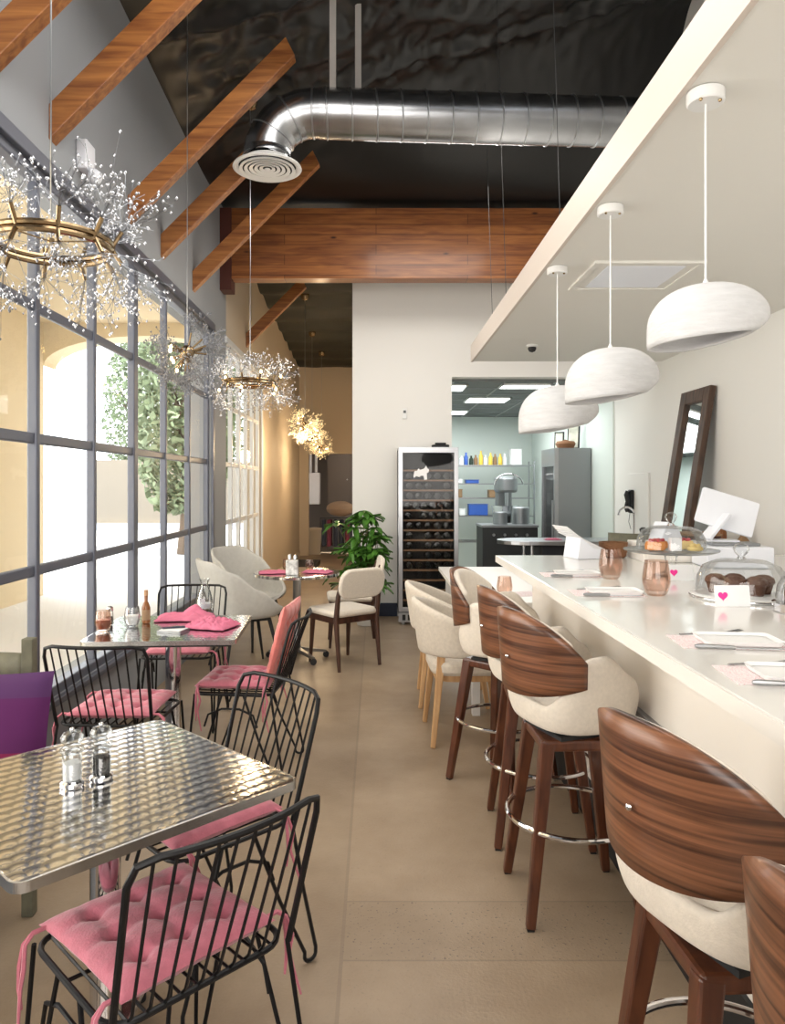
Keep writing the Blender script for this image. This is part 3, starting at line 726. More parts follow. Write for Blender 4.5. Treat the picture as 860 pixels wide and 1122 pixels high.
# round table
rt = thing('round_table', 'round steel-topped table with a pole base at the back of the room', 'table', (-.68,6.35,0))
MB().lathe([(.36,.722),(.37,.726),(.37,.746),(.365,.7505)], 56).build('tabletop', M['swirl'], rt)
MB().lathe([(.05,.722),(.035,.70),(.033,.12),(.05,.08)], 24).build('pole', M['steel'], rt)
for k in range(5):
    a = R(20+72*k); d = Vector((cos(a),sin(a),0)); mb = MB(); mb.beam(d*.02+Vector((0,0,.09)), d*.26+Vector((0,0,.055)), .04,.035,.025,.02); mb.build('foot', M['steel'], rt, smooth=False)
    MB().lathe([(.006,-.018),(.026,-.014),(.026,.014),(.006,.018)], 14, tuple(d*.26+Vector((0,0,.026))), mtx=Matrix.Rotation(R(90),3,'X')).build('caster', M['blackm'], rt)

# ------------------------------------------------------------------ grey shell chairs
def make_shell(loc, rz, label):
    t = thing('shell_chair', label, 'chair', loc, rz, 'pale grey shell chairs at the round table')
    rim = interp([(0,.46),(38,.455),(70,.36),(100,.22),(140,.07),(180,.0)])
    fn = tub(.265,.265,.45,rim,.10,.03,3.0)
    def f(u, v):
        x, y, z = fn(u, v); q = max(0, (z-.5)/.45)
        return (x*(1-.1*q), y-.10*q, z)
    MB().grid(f, 48, 16, cu=True).build('seat_shell', M['greyfab'], t, solid=.03, sub=1)
    MB().lathe([(.02,.455),(.2,.462),(.235,.455),(.24,.44)], 32).build('seat_pad', M['greyfab'], t)
    for sx in (-1,1):
        for sy in (-1,1): MB().tube([(sx*.15,sy*.15,.42),(sx*.235,sy*.235,0)], [.017,.009], 8).build('leg', M['blackm'], t)
    MB().prism(rrect(.34,.34,.05), .405,.425).build('seat_frame', M['blackm'], t)
    return t
g0 = make_shell((-1.07,6.05,0), R(-62), 'pale grey shell chair beside the window, closer to the wire chairs')
dup(g0, (-1.16,6.92,0), R(-125), 'pale grey shell chair on the far side of the round table')

# cream chairs with dark frames
def make_cream(loc, rz, label):
    t = thing('side_chair', label, 'chair', loc, rz, 'cream upholstered chairs with dark wood frames')
    MB().prism(rrect(.46,.44,.07), .425,.475).build('seat', M['creamfab'], t, bevel=.02)
    mb = MB()
    for y in (-.19,.19): box2(mb, -.2,.2,y-.012,y+.012,.375,.425)
    for x in (-.2,.2): box2(mb, x-.012,x+.012,-.19,.19,.375,.425)
    mb.build('seat_frame', M['darkwood'], t, smooth=False)
    def f(u, v): a = 2*u-1; k = (1-.0*abs(a)**6); zz = .575+.24*v; return (a*.235, -.235-.05*(1-a*a)-.05*v, zz)
    MB().prism([( .5*p[0], .5*p[1]) for p in rrect(.9,.5,.2)], -.02, .02, Matrix.Translation((0,-.27,.70)) @ Matrix.Rotation(R(102),4,'X')).build('backrest', M['creamfab'], t, bevel=.015)
    for sx in (-1,1):
        MB().beam((sx*.185,.17,.42),(sx*.195,.20,0),.036,.036,.022,.022,up=(0,1,0)).build('leg', M['darkwood'], t, smooth=False, bevel=.006)
        mb = MB(); mb.tube([(sx*.205,-.24,0),(sx*.205,-.195,.40),(sx*.205,-.225,.60),(sx*.19,-.262,.76)], [.014,.023,.02,.012], 10); mb.build('leg', M['darkwood'], t)
    return t
k0 = make_cream((-.28,6.22,0), R(38), 'cream chair with dark wood frame, its back towards the aisle')
dup(k0, (-.24,6.98,0), R(95), 'cream chair with dark wood frame in front of the leafy plant')

# ------------------------------------------------------------------ chandeliers
def chandelier(name, loc, R0, label, ring=True, rod_top=None, lit=False, dens=1.0, seed=3, ringr=None, dark=False):
    rnd = random.Random(seed); t = thing(name, label, 'chandelier', loc, 0, 'crystal sprig chandeliers along the window wall')
    rr = ringr or R0*.52
    zc = rod_top-loc[2]
    MB().tube([(0,0,.06 if not ring else .0),(0,0,zc)], .003, 5).build('cord', M['steel'], t)
    MB().lathe([(.01,zc-.06),(.045,zc-.045),(.06,zc-.012),(.06,zc+.03)], 24).build('ceiling_rose', M['brass'], t)
    anchors = []
    if ring:
        mb = MB()
        for dz in (.018,-.018): mb.tube([(rr*cos(2*pi*k/48), rr*sin(2*pi*k/48), dz*.6) for k in range(48)], .0115, 8, True)
        mb.build('ring', M['brass'], t)
        for k in range(10):
            a = 2*pi*k/10+.2; d = Vector((cos(a),sin(a),0)); p = d*rr
            for e in (1,-1):
                q = p+(d*.6+Vector((0,0,e))).normalized()*R0*.17; anchors.append((q, (q-p).normalized()))
                so = MB().tube([p,q], .0075, 8).build('candle_socket', M['brass'], t)
                if (k+(e > 0)) % 2 and not dark: MB().ball(tuple(q+(q-p).normalized()*.012), .011, 8, 1.3).build('bulb', M['bulb'], so)
        MB().tube([(0,0,0),(0,0,.02)], .012, 8).build('hub', M['brass'], t)
        mb = MB()
        for k in range(3): a = 2*pi*k/3; mb.tube([(0,0,.01),(rr*cos(a),rr*sin(a),.01)], .003, 5)
        mb.build('spoke', M['brass'], t)
    else:
        MB().ball((0,0,0), R0*.16, 12).build('hub', M['brass'], t)
        for k in range(22):
            zz = rnd.uniform(-1,1); a = rnd.uniform(0,6.28); d = Vector((cos(a)*sqrt(1-zz*zz), sin(a)*sqrt(1-zz*zz), zz)); so = MB().tube([d*R0*.1, d*R0*.42], .006, 6).build('candle_socket', M['brass'], t); anchors.append((d*R0*.42, d))
            if k % (2 if lit else 5) == 0: MB().ball(tuple(d*(R0*.42+.012)), .011, 8, 1.3).build('bulb', M['bulb'], so)
    tw, cr = MB(), MB()
    per = int((14 if ring else 12)*dens)
    for p, d in anchors:
        for k in range(per):
            dd = (d + Vector((rnd.gauss(0,.75), rnd.gauss(0,.75), rnd.gauss(0,.6)))).normalized(); L = R0*rnd.uniform(.25,.60)
            mid = p+dd*L*.5+Vector((rnd.gauss(0,.008),rnd.gauss(0,.008),.0)); end = p+dd*L
            tw.tube([p, mid, end], .0009, 3)
            for q in range(5):
                s_ = p.lerp(end, rnd.uniform(.35,1)); e2 = s_+(dd+Vector((rnd.gauss(0,.8),rnd.gauss(0,.8),rnd.gauss(0,.8)))).normalized()*R0*rnd.uniform(.05,.12)
                tw.tube([s_, e2], .0006, 3); cr.octa(e2, rnd.uniform(.0036,.0068)*(1.1 if lit else 1))
    a = tw.build('twigs', M['twig'], t, smooth=False); b = cr.build('crystals', M['glowcrystal'] if lit else M['crystal'], t, smooth=False)
    a['kind'] = 'stuff'; b['kind'] = 'stuff'
    return t
chandelier('chandelier', (-1.13,2.57,2.335), .40, 'large brass ring chandelier with crystal sprigs, closest to us', True, ceilz(-1.13,2.57), ringr=.20, seed=11, dark=True)
chandelier('chandelier', (-1.20,4.70,2.34), .30, 'starburst crystal chandelier hanging second from us', False, ceilz(-1.2,4.7), seed=12)
chandelier('chandelier', (-1.03,6.05,2.33), .36, 'lit brass ring chandelier in front of the white-framed window', True, ceilz(-1.03,6.05), lit=False, ringr=.21, seed=13)
def rz_(y): return 4.30-.047*(y-7.86)
chandelier('chandelier', (-1.01,10.5,2.34), .30, 'glowing crystal chandelier first in the corridor beyond the beam', False, rz_(10.5), lit=True, dens=.8, seed=14)
chandelier('chandelier', (-1.09,12.6,2.32), .30, 'glowing crystal chandelier in the middle of the corridor row', False, rz_(12.6), lit=True, dens=.7, seed=15)
chandelier('chandelier', (-1.04,14.1,2.24), .28, 'farthest glowing crystal chandelier above the corridor doorway', False, rz_(14.1), lit=True, dens=.6, seed=16)

# emergency light on grey wall
el = thing('emergency_light', 'small white emergency light on the grey wall above the windows', 'light', (WX,4.05,3.24))
MB().box((.03,0,.05), (.06,.13,.16)).build('housing', M['tech'], el, smooth=False, bevel=.01)
MB().lathe([(.035,0),(.04,.02),(.03,.05)], 16, (.06,.0,-.045), mtx=Matrix.Rotation(R(110),3,'Y')).build('lamp_head', M['tech'], el)
sw = thing('thermostat', 'small white thermostat on the partition wall above the wine fridge', 'thermostat', (.325,8.44,2.31))
MB().box((0,-.012,0),(.05,.024,.12)).build('housing', M['white'], sw, smooth=False, bevel=.004)
MB().box((0,-.026,.02),(.03,.004,.03)).build('display', M['tile'], sw, smooth=False)

# ------------------------------------------------------------------ wine fridge
wf = thing('wine_fridge', 'tall stainless wine fridge with glass door and wooden shelf fronts', 'fridge', (.56,8.16,0))
w, y0, h = .32, -.27, 1.9
mb = MB(); box2(mb, -w,-w+.03,y0+.03,.25,.12,h-.02); box2(mb, w-.03,w,y0+.03,.25,.12,h-.02); box2(mb, -w,w,y0+.03,.25,h-.05,h-.02); box2(mb,-w,w,y0+.03,.25,.12,.15); box2(mb,-w,w,.22,.25,.12,h-.02)
mb.build('body', M['fridgeinside'], wf, smooth=False)
box2(MB(), -w,w,y0,y0+.5,h-.02,h).build('top_panel', M['steel'], wf, smooth=False)
df = MB(); box2(df,-w,-w+.045,y0,y0+.03,.14,h-.02); box2(df,w-.045,w,y0,y0+.03,.14,h-.02); box2(df,-w+.045,w-.045,y0,y0+.03,h-.06,h-.02); box2(df,-w+.045,w-.045,y0,y0+.03,.14,.19)
dr = df.build('door', M['steel'], wf, smooth=False, bevel=.003)
box2(MB(), -w+.045,w-.045,y0+.012,y0+.016,.19,h-.06).build('door_glass', M['darkglass'], dr, smooth=False)
box2(MB(), -w-.004,-w+.008,y0-.02,y0-.002,.95,1.15).build('handle', M['steel'], dr, smooth=False, bevel=.004)
box2(MB(), -w,w,y0+.01,y0+.04,.03,.13).build('toe_grille', M['steel'], wf, smooth=False)
mb = MB()
for k in range(10): box2(mb, -w+.04+k*.058,-w+.075+k*.058,y0+.006,y0+.012,.05,.11)
mb.build('grille_slot', M['blackm'], wf, smooth=False)
for k in range(4):
    MB().lathe([(.018,0),(.018,.04)], 12, ((-1 if k % 2 else 1)*.27, (-.22 if k < 2 else .2), 0)).build('foot', M['steel'], wf)
nsh = 14
for k in range(nsh):
    z = .25+k*(1.5/nsh)
    mb = MB(); box2(mb, -w+.05,w-.05,y0+.045,y0+.065,z,z+.018); mb.build('shelf', M['shelfwood'], wf, smooth=False)
proto = None; rb = random.Random(5)
def make_bottle():
    mb = MB(); mb.lathe([(.004,-.0),(.034,.003),(.037,.01),(.037,.19),(.03,.21),(.014,.235),(.013,.29),(.015,.295),(.015,.305),(.004,.306)], 14, mtx=Matrix.Rotation(R(-90),3,'X'))
    return mb.build('wine_bottle', M['bottle'])
for k in range(3, nsh-1):
    z = .25+k*(1.5/nsh)+.058; nn = 5 if k not in (8,9) else 6
    for q in range(nn):
        if rb.random() < .12: continue
        x = .56-.215+.086*q if nn == 6 else .56-.2+.1*q
        if proto is None: proto = make_bottle(); o = proto
        else: o = proto.copy(); col.objects.link(o)
        o.location = (x, 8.16+y0+.075, z); tag(o, 'dark wine bottle lying on a shelf inside the wine fridge', 'bottle', 'wine bottles in the fridge')
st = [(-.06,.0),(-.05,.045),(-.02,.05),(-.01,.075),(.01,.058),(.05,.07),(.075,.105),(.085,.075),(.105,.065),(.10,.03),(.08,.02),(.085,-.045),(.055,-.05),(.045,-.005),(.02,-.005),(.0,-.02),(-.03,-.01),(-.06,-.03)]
tag(MB().prism(st, 0, .002, Matrix.Translation((.46,8.16+y0-.001,1.60)) @ Matrix.Rotation(R(90),4,'X')).build('door_patch', M['paper'], smooth=False), 'irregular white patch on the wine fridge door glass', 'sticker')  # flat white outline standing just before the door glass
hb = thing('sunglasses_case', 'small black folded item lying on top of the wine fridge', 'case', (.70,8.05,1.9))
MB().prism(rrect(.19,.09,.03), 0, .035).build('case_body', M['blackm'], hb, bevel=.01)
MB().box((.0,-.02,.045),(.12,.05,.02)).build('flap', M['black'], hb, smooth=False, bevel=.006)

# ------------------------------------------------------------------ potted plant
pp = thing('potted_plant', 'bushy green broad-leaved plant in a white pot by the partition wall', 'plant', (-.10,7.93,0))
MB().lathe([(.10,0),(.105,.01),(.15,.26),(.155,.30),(.145,.30),(.14,.27)], 32, cap=False).build('pot', M['white'], pp)
MB().lathe([(.138,.255),(.138,.268)], 24).build('soil', M['soil'], pp)
rp = random.Random(9); st, lf = MB(), MB()
def leaf(base, d, L, w, droop):
    d = d.normalized(); side = d.cross(Vector((0,0,1)))
    side = side.normalized() if side.length > .1 else Vector((1,0,0)); nrm = side.cross(d)
    vs = []; n = 6
    for i in range(n+1):
        t = i/n; c = base+d*L*t-Vector((0,0,droop*L*t*t)); ww = w*sin(pi*min(1,t*.96+.02))**.8
        vs += [c-side*ww+nrm*.012, c-nrm*.004, c+side*ww+nrm*.012]
    fs = []
    for i in range(n): b = i*3; fs += [(b,b+1,b+4,b+3),(b+1,b+2,b+5,b+4)]
    lf.add(vs, fs)
for k in range(54):
    a = rp.uniform(0,6.28); rad = rp.uniform(.05,.33); zt = rp.uniform(.5,1.30)-rad*.3
    top = Vector((min(.12,cos(a)*rad), sin(a)*rad*.7-.10, zt)); b0_ = Vector((rp.uniform(-.04,.04), rp.uniform(-.04,.04), .26))
    st.tube([b0_, b0_.lerp(top,.55)+Vector((0,0,.1)), top], [.008,.005,.003], 5)
    for q in range(6):
        aa = 2*pi*q/6+rp.uniform(-.3,.3); leaf(top, Vector((cos(aa)+cos(a)*.3, sin(aa)+sin(a)*.3, rp.uniform(-.3,.3))), rp.uniform(.11,.18), rp.uniform(.028,.042), rp.uniform(.0,.8))
st.build('stem', M['stem'], pp); lf.build('leaves', M['leaf'], pp, ang=80)

# ------------------------------------------------------------------ table-top items
def mill(loc, fill, label):
    t = thing('spice_mill', label, 'mill', loc, 0, 'glass mills on the near steel table')
    MB().lathe([(.026,0),(.029,.004),(.029,.012),(.024,.016)], 24).build('mill_base', M['chrome'], t)
    MB().lathe([(.022,.016),(.0235,.03),(.0235,.075),(.021,.082)], 24, cap=False).build('jar', M['thick'], t)
    MB().lathe([(.001,.017),(.0205,.018),(.0205,.058),(.001,.059)], 20, cap=False).build('filling', fill, t)
    MB().lathe([(.022,.082),(.028,.086),(.029,.094),(.022,.098),(.016,.102),(.026,.112),(.028,.122),(.022,.132),(.006,.136)], 24).build('lid', M['thick'], t)
    MB().ball((0,0,.14), .006, 10).build('knob', M['chrome'], t)
    return t
p = P(79,861,ZT); mill((p.x,p.y,ZT), M['salt'], 'clear salt mill filled with white salt on the near steel table')
p = P(111,854,ZT); mill((p.x,p.y,ZT), M['pepper'], 'clear pepper mill filled with black pepper on the near steel table')

def tumbler(loc, mt, label, s=1, group=None, name='tumbler', fill=None):
    t = thing(name, label, 'glass', loc, 0, group)
    MB().lathe([(.004*s,.004),(.030*s,0),(.040*s,.012*s),(.050*s,.045*s),(.051*s,.065*s),(.046*s,.10*s),(.041*s,.13*s),(.039*s,.13*s),(.044*s,.10*s),(.048*s,.065*s),(.046*s,.045*s),(.036*s,.018*s),(.003*s,.014*s)], 32, cap=False).build('bowl', mt, t)
    if fill: MB().lathe([(.002,.016*s),(.034*s,.018*s),(.044*s,.046*s),(.045*s,.075*s),(.002,.076*s)], 24, cap=False).build('contents', fill, t)
    return t
p = P(113,692,ZT); tumbler((p.x,p.y,ZT), M['amber'], 'copper tinted tumbler at the window end of the second steel table', .82, fill=M['copper'])
p = P(145,687,ZT); tumbler((p.x,p.y,ZT), M['clear'], 'clear tumbler of white sugar packets beside the sauce bottle', .82, fill=M['salt'])
def shaker(loc, label):
    t = thing('shaker', label, 'shaker', loc, 0, 'small shakers on the second table')
    MB().lathe([(.02,0),(.021,.01),(.019,.06),(.017,.075)], 18).build('jar', M['clear'], t)
    MB().lathe([(.002,.003),(.016,.004),(.015,.045),(.002,.046)], 14, cap=False).build('filling', M['pepper'], t)
    MB().lathe([(.018,.075),(.019,.08),(.017,.095),(.006,.102)], 18).build('lid', M['chrome'], t)
p = P(120,686,ZT); shaker((p.x-.01,p.y+.03,ZT), 'small glass shaker with metal lid behind the copper tumbler')
# sauce bottle
p = P(160,683,ZT); t = thing('sauce_bottle', 'slim amber hot sauce bottle on the second steel table', 'bottle', (p.x,p.y,ZT))
MB().lathe([(.018,0),(.022,.005),(.022,.085),(.014,.11),(.009,.12),(.009,.155)], 20).build('bottle_body', M['amberliq'], t)
MB().lathe([(.0225,.02),(.0225,.075)], 20).build('bottle_label', M['bag'], t); MB().lathe([(.0115,.15),(.0115,.18)], 14).build('cap', M['shelfwood'], t)
# carafe
p = P(224,668,ZT); t = thing('carafe', 'clear glass water carafe with a flared neck on the second steel table', 'carafe', (p.x,p.y,ZT))
MB().lathe([(.003,.006),(.046,0),(.052,.01),(.05,.06),(.036,.11),(.022,.14),(.024,.165),(.034,.185),(.031,.185),(.021,.165),(.019,.14),(.033,.11),(.046,.06),(.046,.012),(.003,.010)], 32, cap=False).build('glass_body', M['clear'], t)
MB().lathe([(.004,.011),(.045,.012),(.044,.04),(.003,.041)], 24, cap=False).build('water', M['tech'], t)
MB().box((0,-.05,.06),(.03,.004,.025)).build('carafe_mark', M['ink'], t, smooth=False)
# napkins
def napkin(loc, rz, w, h, hh, seed, label, m='napkin', amp=1, grp='pink cloth napkins', pk=0):
    def f(u, v):
        a, b = 2*u-1, 2*v-1; e = max(0,(1-abs(a)**3))*max(0,(1-abs(b)**3))
        z = .004+hh*e**.6*(.55+.9*abs(noise.noise(Vector((a*1.6*amp+seed, b*1.9*amp, seed))))) + .012*e*noise.noise(Vector((a*5*amp, b*5*amp, seed)))
        z += pk*exp(-((a-.35)**2+(b)**2)/.12)
        return (a*w/2*(1+.12*noise.noise(Vector((b*2,seed,0)))), b*h/2*(1+.18*noise.noise(Vector((a*2,seed,5)))), max(.002,z))
    return tag(MB().grid(f, 36, 36).build('napkin', M[m], loc=loc, rz=rz, solid=.003, off=1, ang=80), label, 'napkin', grp)
p = P(205,679,ZT); napkin((p.x-.02,p.y+.04,ZT), .15, .30,.22,.03, 3, 'pink cloth napkin spread and peaked beside the carafe', pk=.045)
p = P(233,686,ZT); napkin((p.x,p.y-.02,ZT), -.3, .24,.2,.045, 7, 'crumpled deep pink napkin at the aisle end of the second steel table', amp=2)
p = P(190,692,ZT); t = thing('order_pad', 'small grey order pad lying flat on the second steel table', 'notepad', (p.x,p.y,ZT), R(-14))
MB().box((0,0,.006),(.13,.10,.011)).build('pad_cover', M['steel_grey'], t, smooth=False); MB().box((0,0,.0125),(.115,.088,.002)).build('pad_sheet', M['paper'], t, smooth=False)
tag(MB().tube([(-.05,-.02,.006),(.05,.03,.006)], .005, 8).build('pen', M['navy'], loc=(p.x,p.y,ZT+.014), rz=R(-10)), 'dark pen lying on the grey order pad', 'pen')
# round table items
p = Vector((-.70,6.16,ZT)); t = thing('table_caddy', 'white marbled condiment holder standing on the round table', 'caddy', (p.x,p.y,ZT))
MB().prism(rrect(.10,.10,.02), 0, .12).build('holder', mat('marbled_white', (.62,.62,.62), .4, var=.5, vs=30), t, bevel=.006)
MB().lathe([(.015,.12),(.016,.16),(.01,.17)], 12, (-.02,0,0)).lathe([(.015,.12),(.016,.155),(.01,.165)], 12, (.025,0.01,0)).build('shaker_top', M['chrome'], t)
napkin((-.86,6.27,ZT), .2, .26,.18,.018, 11, 'folded pink napkin on the window side of the round table'); napkin((-.50,6.30,ZT), -.3, .24,.17,.018, 13, 'folded pink napkin on the aisle side of the round table')
tumbler((-.78,6.46,ZT), M['amber'], 'copper tinted tumbler to the window side of the marbled holder', .75, 'tumblers on the round table'); tumbler((-.58,6.46,ZT), M['amber'], 'copper tinted tumbler to the aisle side of the marbled holder', .75, 'tumblers on the round table')

# bar-top items
ZC = 1.0705
def CP(px, py): p = P(px, py, ZC); return (p.x, p.y, ZC)
tumbler(CP(669,634), M['amber'], 'brown stemless glass on the bar beside the acrylic stand', 1.04, 'brown glasses on the bar')
tumbler(CP(719,652), M['amber'], 'brown stemless glass on the bar in front of the cake stand', 1.04, 'brown glasses on the bar')
tumbler((.86,4.95,.7505), M['amber'], 'brown stemless glass on the white dining table', 1.04, 'brown glasses beyond the bar')
def setting(loc, rz, label_m, label_p, label_f, label_k, dx=0):
    m3 = Matrix.Rotation(rz, 3, 'Z'); L = Vector(loc)
    def at(x, y, z): return tuple(L + m3 @ Vector((x, y, z)))
    tag(MB().prism(rrect(.27,.17,.006), 0, .0016).build('menu_sheet', M['menu'], loc=at(0,0,0), rz=rz, smooth=False), label_m, 'menu', 'pink patterned menus')
    pl = thing('side_plate', label_p, 'plate', at(.03,.0,.0018), rz, 'white rectangular plates')
    MB().prism(rrect(.19,.125,.015), 0, .006).build('plate_well', M['white'], pl, bevel=.002)
    mb = MB(); o = rrect(.205,.14,.02); i = rrect(.18,.115,.015); n = len(o)
    mb.add([(x,y,.014) for x,y in o]+[(x,y,.007) for x,y in i]+[(x*.93,y*.93,.002) for x,y in o], [(k,(k+1)%n,n+(k+1)%n,n+k) for k in range(n)]+[(2*n+k,2*n+(k+1)%n,(k+1)%n,k) for k in range(n)]).build('plate_rim', M['white'], pl)
    fk = thing('fork', label_f, 'fork', at(.0,.105,.0018), rz+.25, 'forks at the bar place settings')
    MB().beam((-.1,0,.003),(.03,0,.004),.007,.003,.006,.003).build('handle', M['steel'], fk, smooth=False)
    mb = MB(); mb.beam((.03,0,.004),(.05,0,.004),.008,.003,.022,.003)
    for k in range(4): mb.beam((.05,-.009+.006*k,.004),(.09,-.009+.006*k,.01),.003,.002)
    mb.build('tines', M['steel'], fk, smooth=False)
    kn = thing('knife', label_k, 'knife', at(.0,-.095,.0018), rz, 'knives at the bar place settings')
    MB().tube([(-.11,0,.007),(-.10,0,.007),(-.01,0,.005)], [.004,.007,.005], 8).build('handle', M['steel'], kn)
    MB().prism([(-.01,-.006),(.10,-.008),(.115,.0),(.10,.006),(-.01,.005)], .003,.005).build('blade', M['steel'], kn, smooth=False)
names = ['beside the acrylic stand', 'in front of the second brown glass', 'below the heart card of the large cake dome', 'at the frame edge nearest us']
for i, (px, py) in enumerate(((625,630),(664,650),(795,704),(862,741))):
    n = names[i]; setting(CP(px,py), R(-3 if i < 2 else -6), f'pink patterned menu sheet {n}', f'white rectangular plate {n}', f'steel fork {n}', f'steel knife {n}')
tag(MB().prism(rrect(.30,.2,.006), 0, .0016).build('menu_sheet', M['menu'], loc=(.98,5.05,.7505), rz=.4, smooth=False), 'pink patterned menu sheet on the white dining table', 'menu', 'pink menus on the dining table')

def heart(s):
    out = []
    for k in range(28):
        t = 2*pi*k/28; out.append((s*16*sin(t)**3/16, s*(13*cos(t)-5*cos(2*t)-2*cos(3*t)-cos(4*t))/16))
    return out
def card(loc, label, w=.115, h=.07, rz=0):
    t = thing('price_card', label, 'card', loc, rz, 'heart price cards')
    lean = Matrix.Rotation(R(80),4,'X')
    MB().prism(rrect(w,h,.003), -.001, .0, Matrix.Translation((0,0,h/2)) @ lean).build('card_face', M['paper'], t, smooth=False)
    MB().prism(heart(.017), .0002, .0012, Matrix.Translation((-w*.27,-.001,h/2)) @ lean).build('heart_print', M['heart'], t, smooth=False)
    MB().prism([(-.02,0),(.02,0),(.0,.03)], 0,.001, Matrix.Translation((0,.02,0))).build('card_prop', M['paper'], t, smooth=False)
    return t
def dome(mb_r, h, t, m='clear', name='glass_dome'):
    prof = [(mb_r,0),(mb_r*1.0,h*.15),(mb_r*.97,h*.5),(mb_r*.85,h*.8),(mb_r*.55,h*.97),(.02,h),(.012,h+.01)]
    d = MB().lathe(prof, 44, cap=False).build(name, M['clear'], t)
    MB().lathe([(.012,h+.003),(.011,h+.012),(.024,h+.026),(.029,h+.04),(.024,h+.054),(.01,h+.062),(.001,h+.063)], 24, cap=False).build('knob', M['clear'], d)
    return d
# raised stand
L = CP(735,631); t = thing('cake_stand', 'glass pedestal cake stand beside the card display', 'cake stand', L)
t['label'] = 'raised glass cake stand with pedestal foot on the bar'
MB().lathe([(.075,0),(.078,.006),(.03,.02),(.022,.05),(.03,.095),(.08,.108)], 36).build('pedestal', M['clear'], t)
MB().lathe([(.02,.108),(.19,.112),(.212,.12),(.213,.126),(.19,.120),(.02,.118)], 48, cap=False).build('plate', glass('frosted_plate', (.72,.74,.74), .25, .3), t)
dm = thing('glass_cloche', 'glass dome cover on the raised cake stand', 'dome', (L[0],L[1],L[2]+.122)); dome(.155, .115, dm)
def pastry(loc, m, topm, label, r=.032, h=.03):
    t = thing('fruit_tart', label, 'pastry', loc, 0, 'tarts on the raised cake stand'); MB().lathe([(r*.8,0),(r,.004),(r*1.05,h*.6),(r*.9,h)], 20).build('crust', m, t)
    mb = MB()
    for k in range(5): a = k*1.25; mb.ball((cos(a)*r*.5, sin(a)*r*.5, h+.004), .010, 8)
    mb.build('topping', topm, t)
zp = L[2]+.1235
pastry((L[0]-.085,L[1]-.03,zp), M['orange'], M['berry'], 'orange tart with red berries on the raised cake stand', .045, .04); pastry((L[0]-.03,L[1]+.07,zp), M['orange'], M['berry'], 'berry tart at the rear of the raised cake stand', .04, .035)
pastry((L[0]+.075,L[1]+.03,zp), M['yellow'], M['berry'], 'yellow tart topped with berries under the raised dome', .042, .04); pastry((L[0]+.085,L[1]-.065,zp), M['yellow'], M['yellow'], 'plain yellow tart near the rim of the raised stand', .035, .02)
bx = tag(MB().box((0,0,.03),(.05,.04,.06)).build('sugar_packet_box', M['paper'], loc=(L[0]-.005,L[1]-.06,zp), smooth=False, bevel=.003), 'small white label box under the raised glass dome', 'box')
card((L[0]-.02,L[1]-.16,ZC), 'price card with magenta heart in front of the raised cake stand')
# large dome
L = CP(812,655); t = thing('cake_board', 'round white marble board under the large cake dome', 'board', (L[0],L[1],ZC)); MB().lathe([(.178,0),(.182,.004),(.182,.012),(.174,.016)], 48).build('board_disc', M['white'], t)
MB().tube([(.1825*cos(2*pi*k/40), .1825*sin(2*pi*k/40), .008) for k in range(40)], .004, 6, True).build('board_rim', M['chrome'], t)
dm = thing('glass_cloche', 'large glass dome cover with ball knob on the marble board', 'dome', (L[0],L[1],ZC+.0165)); dome(.16, .13, dm)
rc = random.Random(4)
for k, (dx, dy, lb) in enumerate(((-.05,-.05,'chocolate muffin at the front left under the large dome'),(.03,-.07,'chocolate muffin at the front centre under the large dome'),(.09,-.01,'chocolate muffin at the right under the large dome'),(-.01,.04,'chocolate muffin in the middle under the large dome'),(-.09,.04,'chocolate muffin at the back left under the large dome'))):
    t = thing('muffin', lb, 'muffin', (L[0]+dx*.9,L[1]+dy*.85,ZC+.0165), 0, 'chocolate muffins under the large dome')
    MB().lathe([(.024,0),(.033,.035)], 20).build('paper_case', M['choc'], t); MB().lathe([(.033,.035),(.04,.045),(.036,.06),(.02,.07),(.002,.073)], 20).build('crown', M['choc'], t)
card((L[0]-.13,L[1]-.20,ZC), 'price card with magenta heart leaning on the large cake dome', .125, .075)
# third dome, cut by frame
L = CP(893,671); t = thing('cake_tin', 'low silver cake tray under the dome cut by the frame edge', 'tray', (L[0],L[1],ZC)); MB().lathe([(.125,0),(.13,.004),(.13,.03),(.12,.032)], 40).build('tray_body', M['chrome'], t)
dm = thing('glass_cloche', 'glass dome cover cut off by the frame edge', 'dome', (L[0],L[1],ZC+.0325)); dome(.118, .10, dm)
t = thing('chocolate_cake', 'dark chocolate cake under the dome at the frame edge', 'cake', (L[0],L[1],ZC+.0328)); MB().lathe([(.09,0),(.092,.02),(.09,.045),(.08,.05)], 32).build('cake_body', M['choc'], t)
MB().lathe([(.07,.05),(.06,.06),(.02,.062)], 24).build('icing', M['choc'], t)
# acrylic stand with papers
L = CP(640,611); t = thing('menu_stand', 'white sloped menu stand at the far end of the bar', 'stand', L, R(12))
MB().prism([(-.09,0),(.09,0),(.09,.05),(-.07,.13)], -.09,.09, Matrix.Rotation(R(90),4,'X')).build('wedge', M['tech'], t, smooth=False, bevel=.004)
mb = MB()
for k in range(5): mb.box((-.02-.012*k,-.0,.10+.006*k),(.22,.19,.003), Matrix.Rotation(R(24+3*k),3,'Y'))
mb.build('papers', M['paper'], t, smooth=False)
L = CP(670,604); t = thing('woven_basket', 'brown woven basket behind the brown glass', 'basket', (1.405,4.38,ZC)); MB().lathe([(.065,0),(.075,.01),(.084,.09),(.078,.09),(.07,.015)], 28, cap=False).build('weave', M['basket'], t); MB().lathe([(.07,.01),(.07,.016)], 20).build('basket_bottom', M['basket'], t)
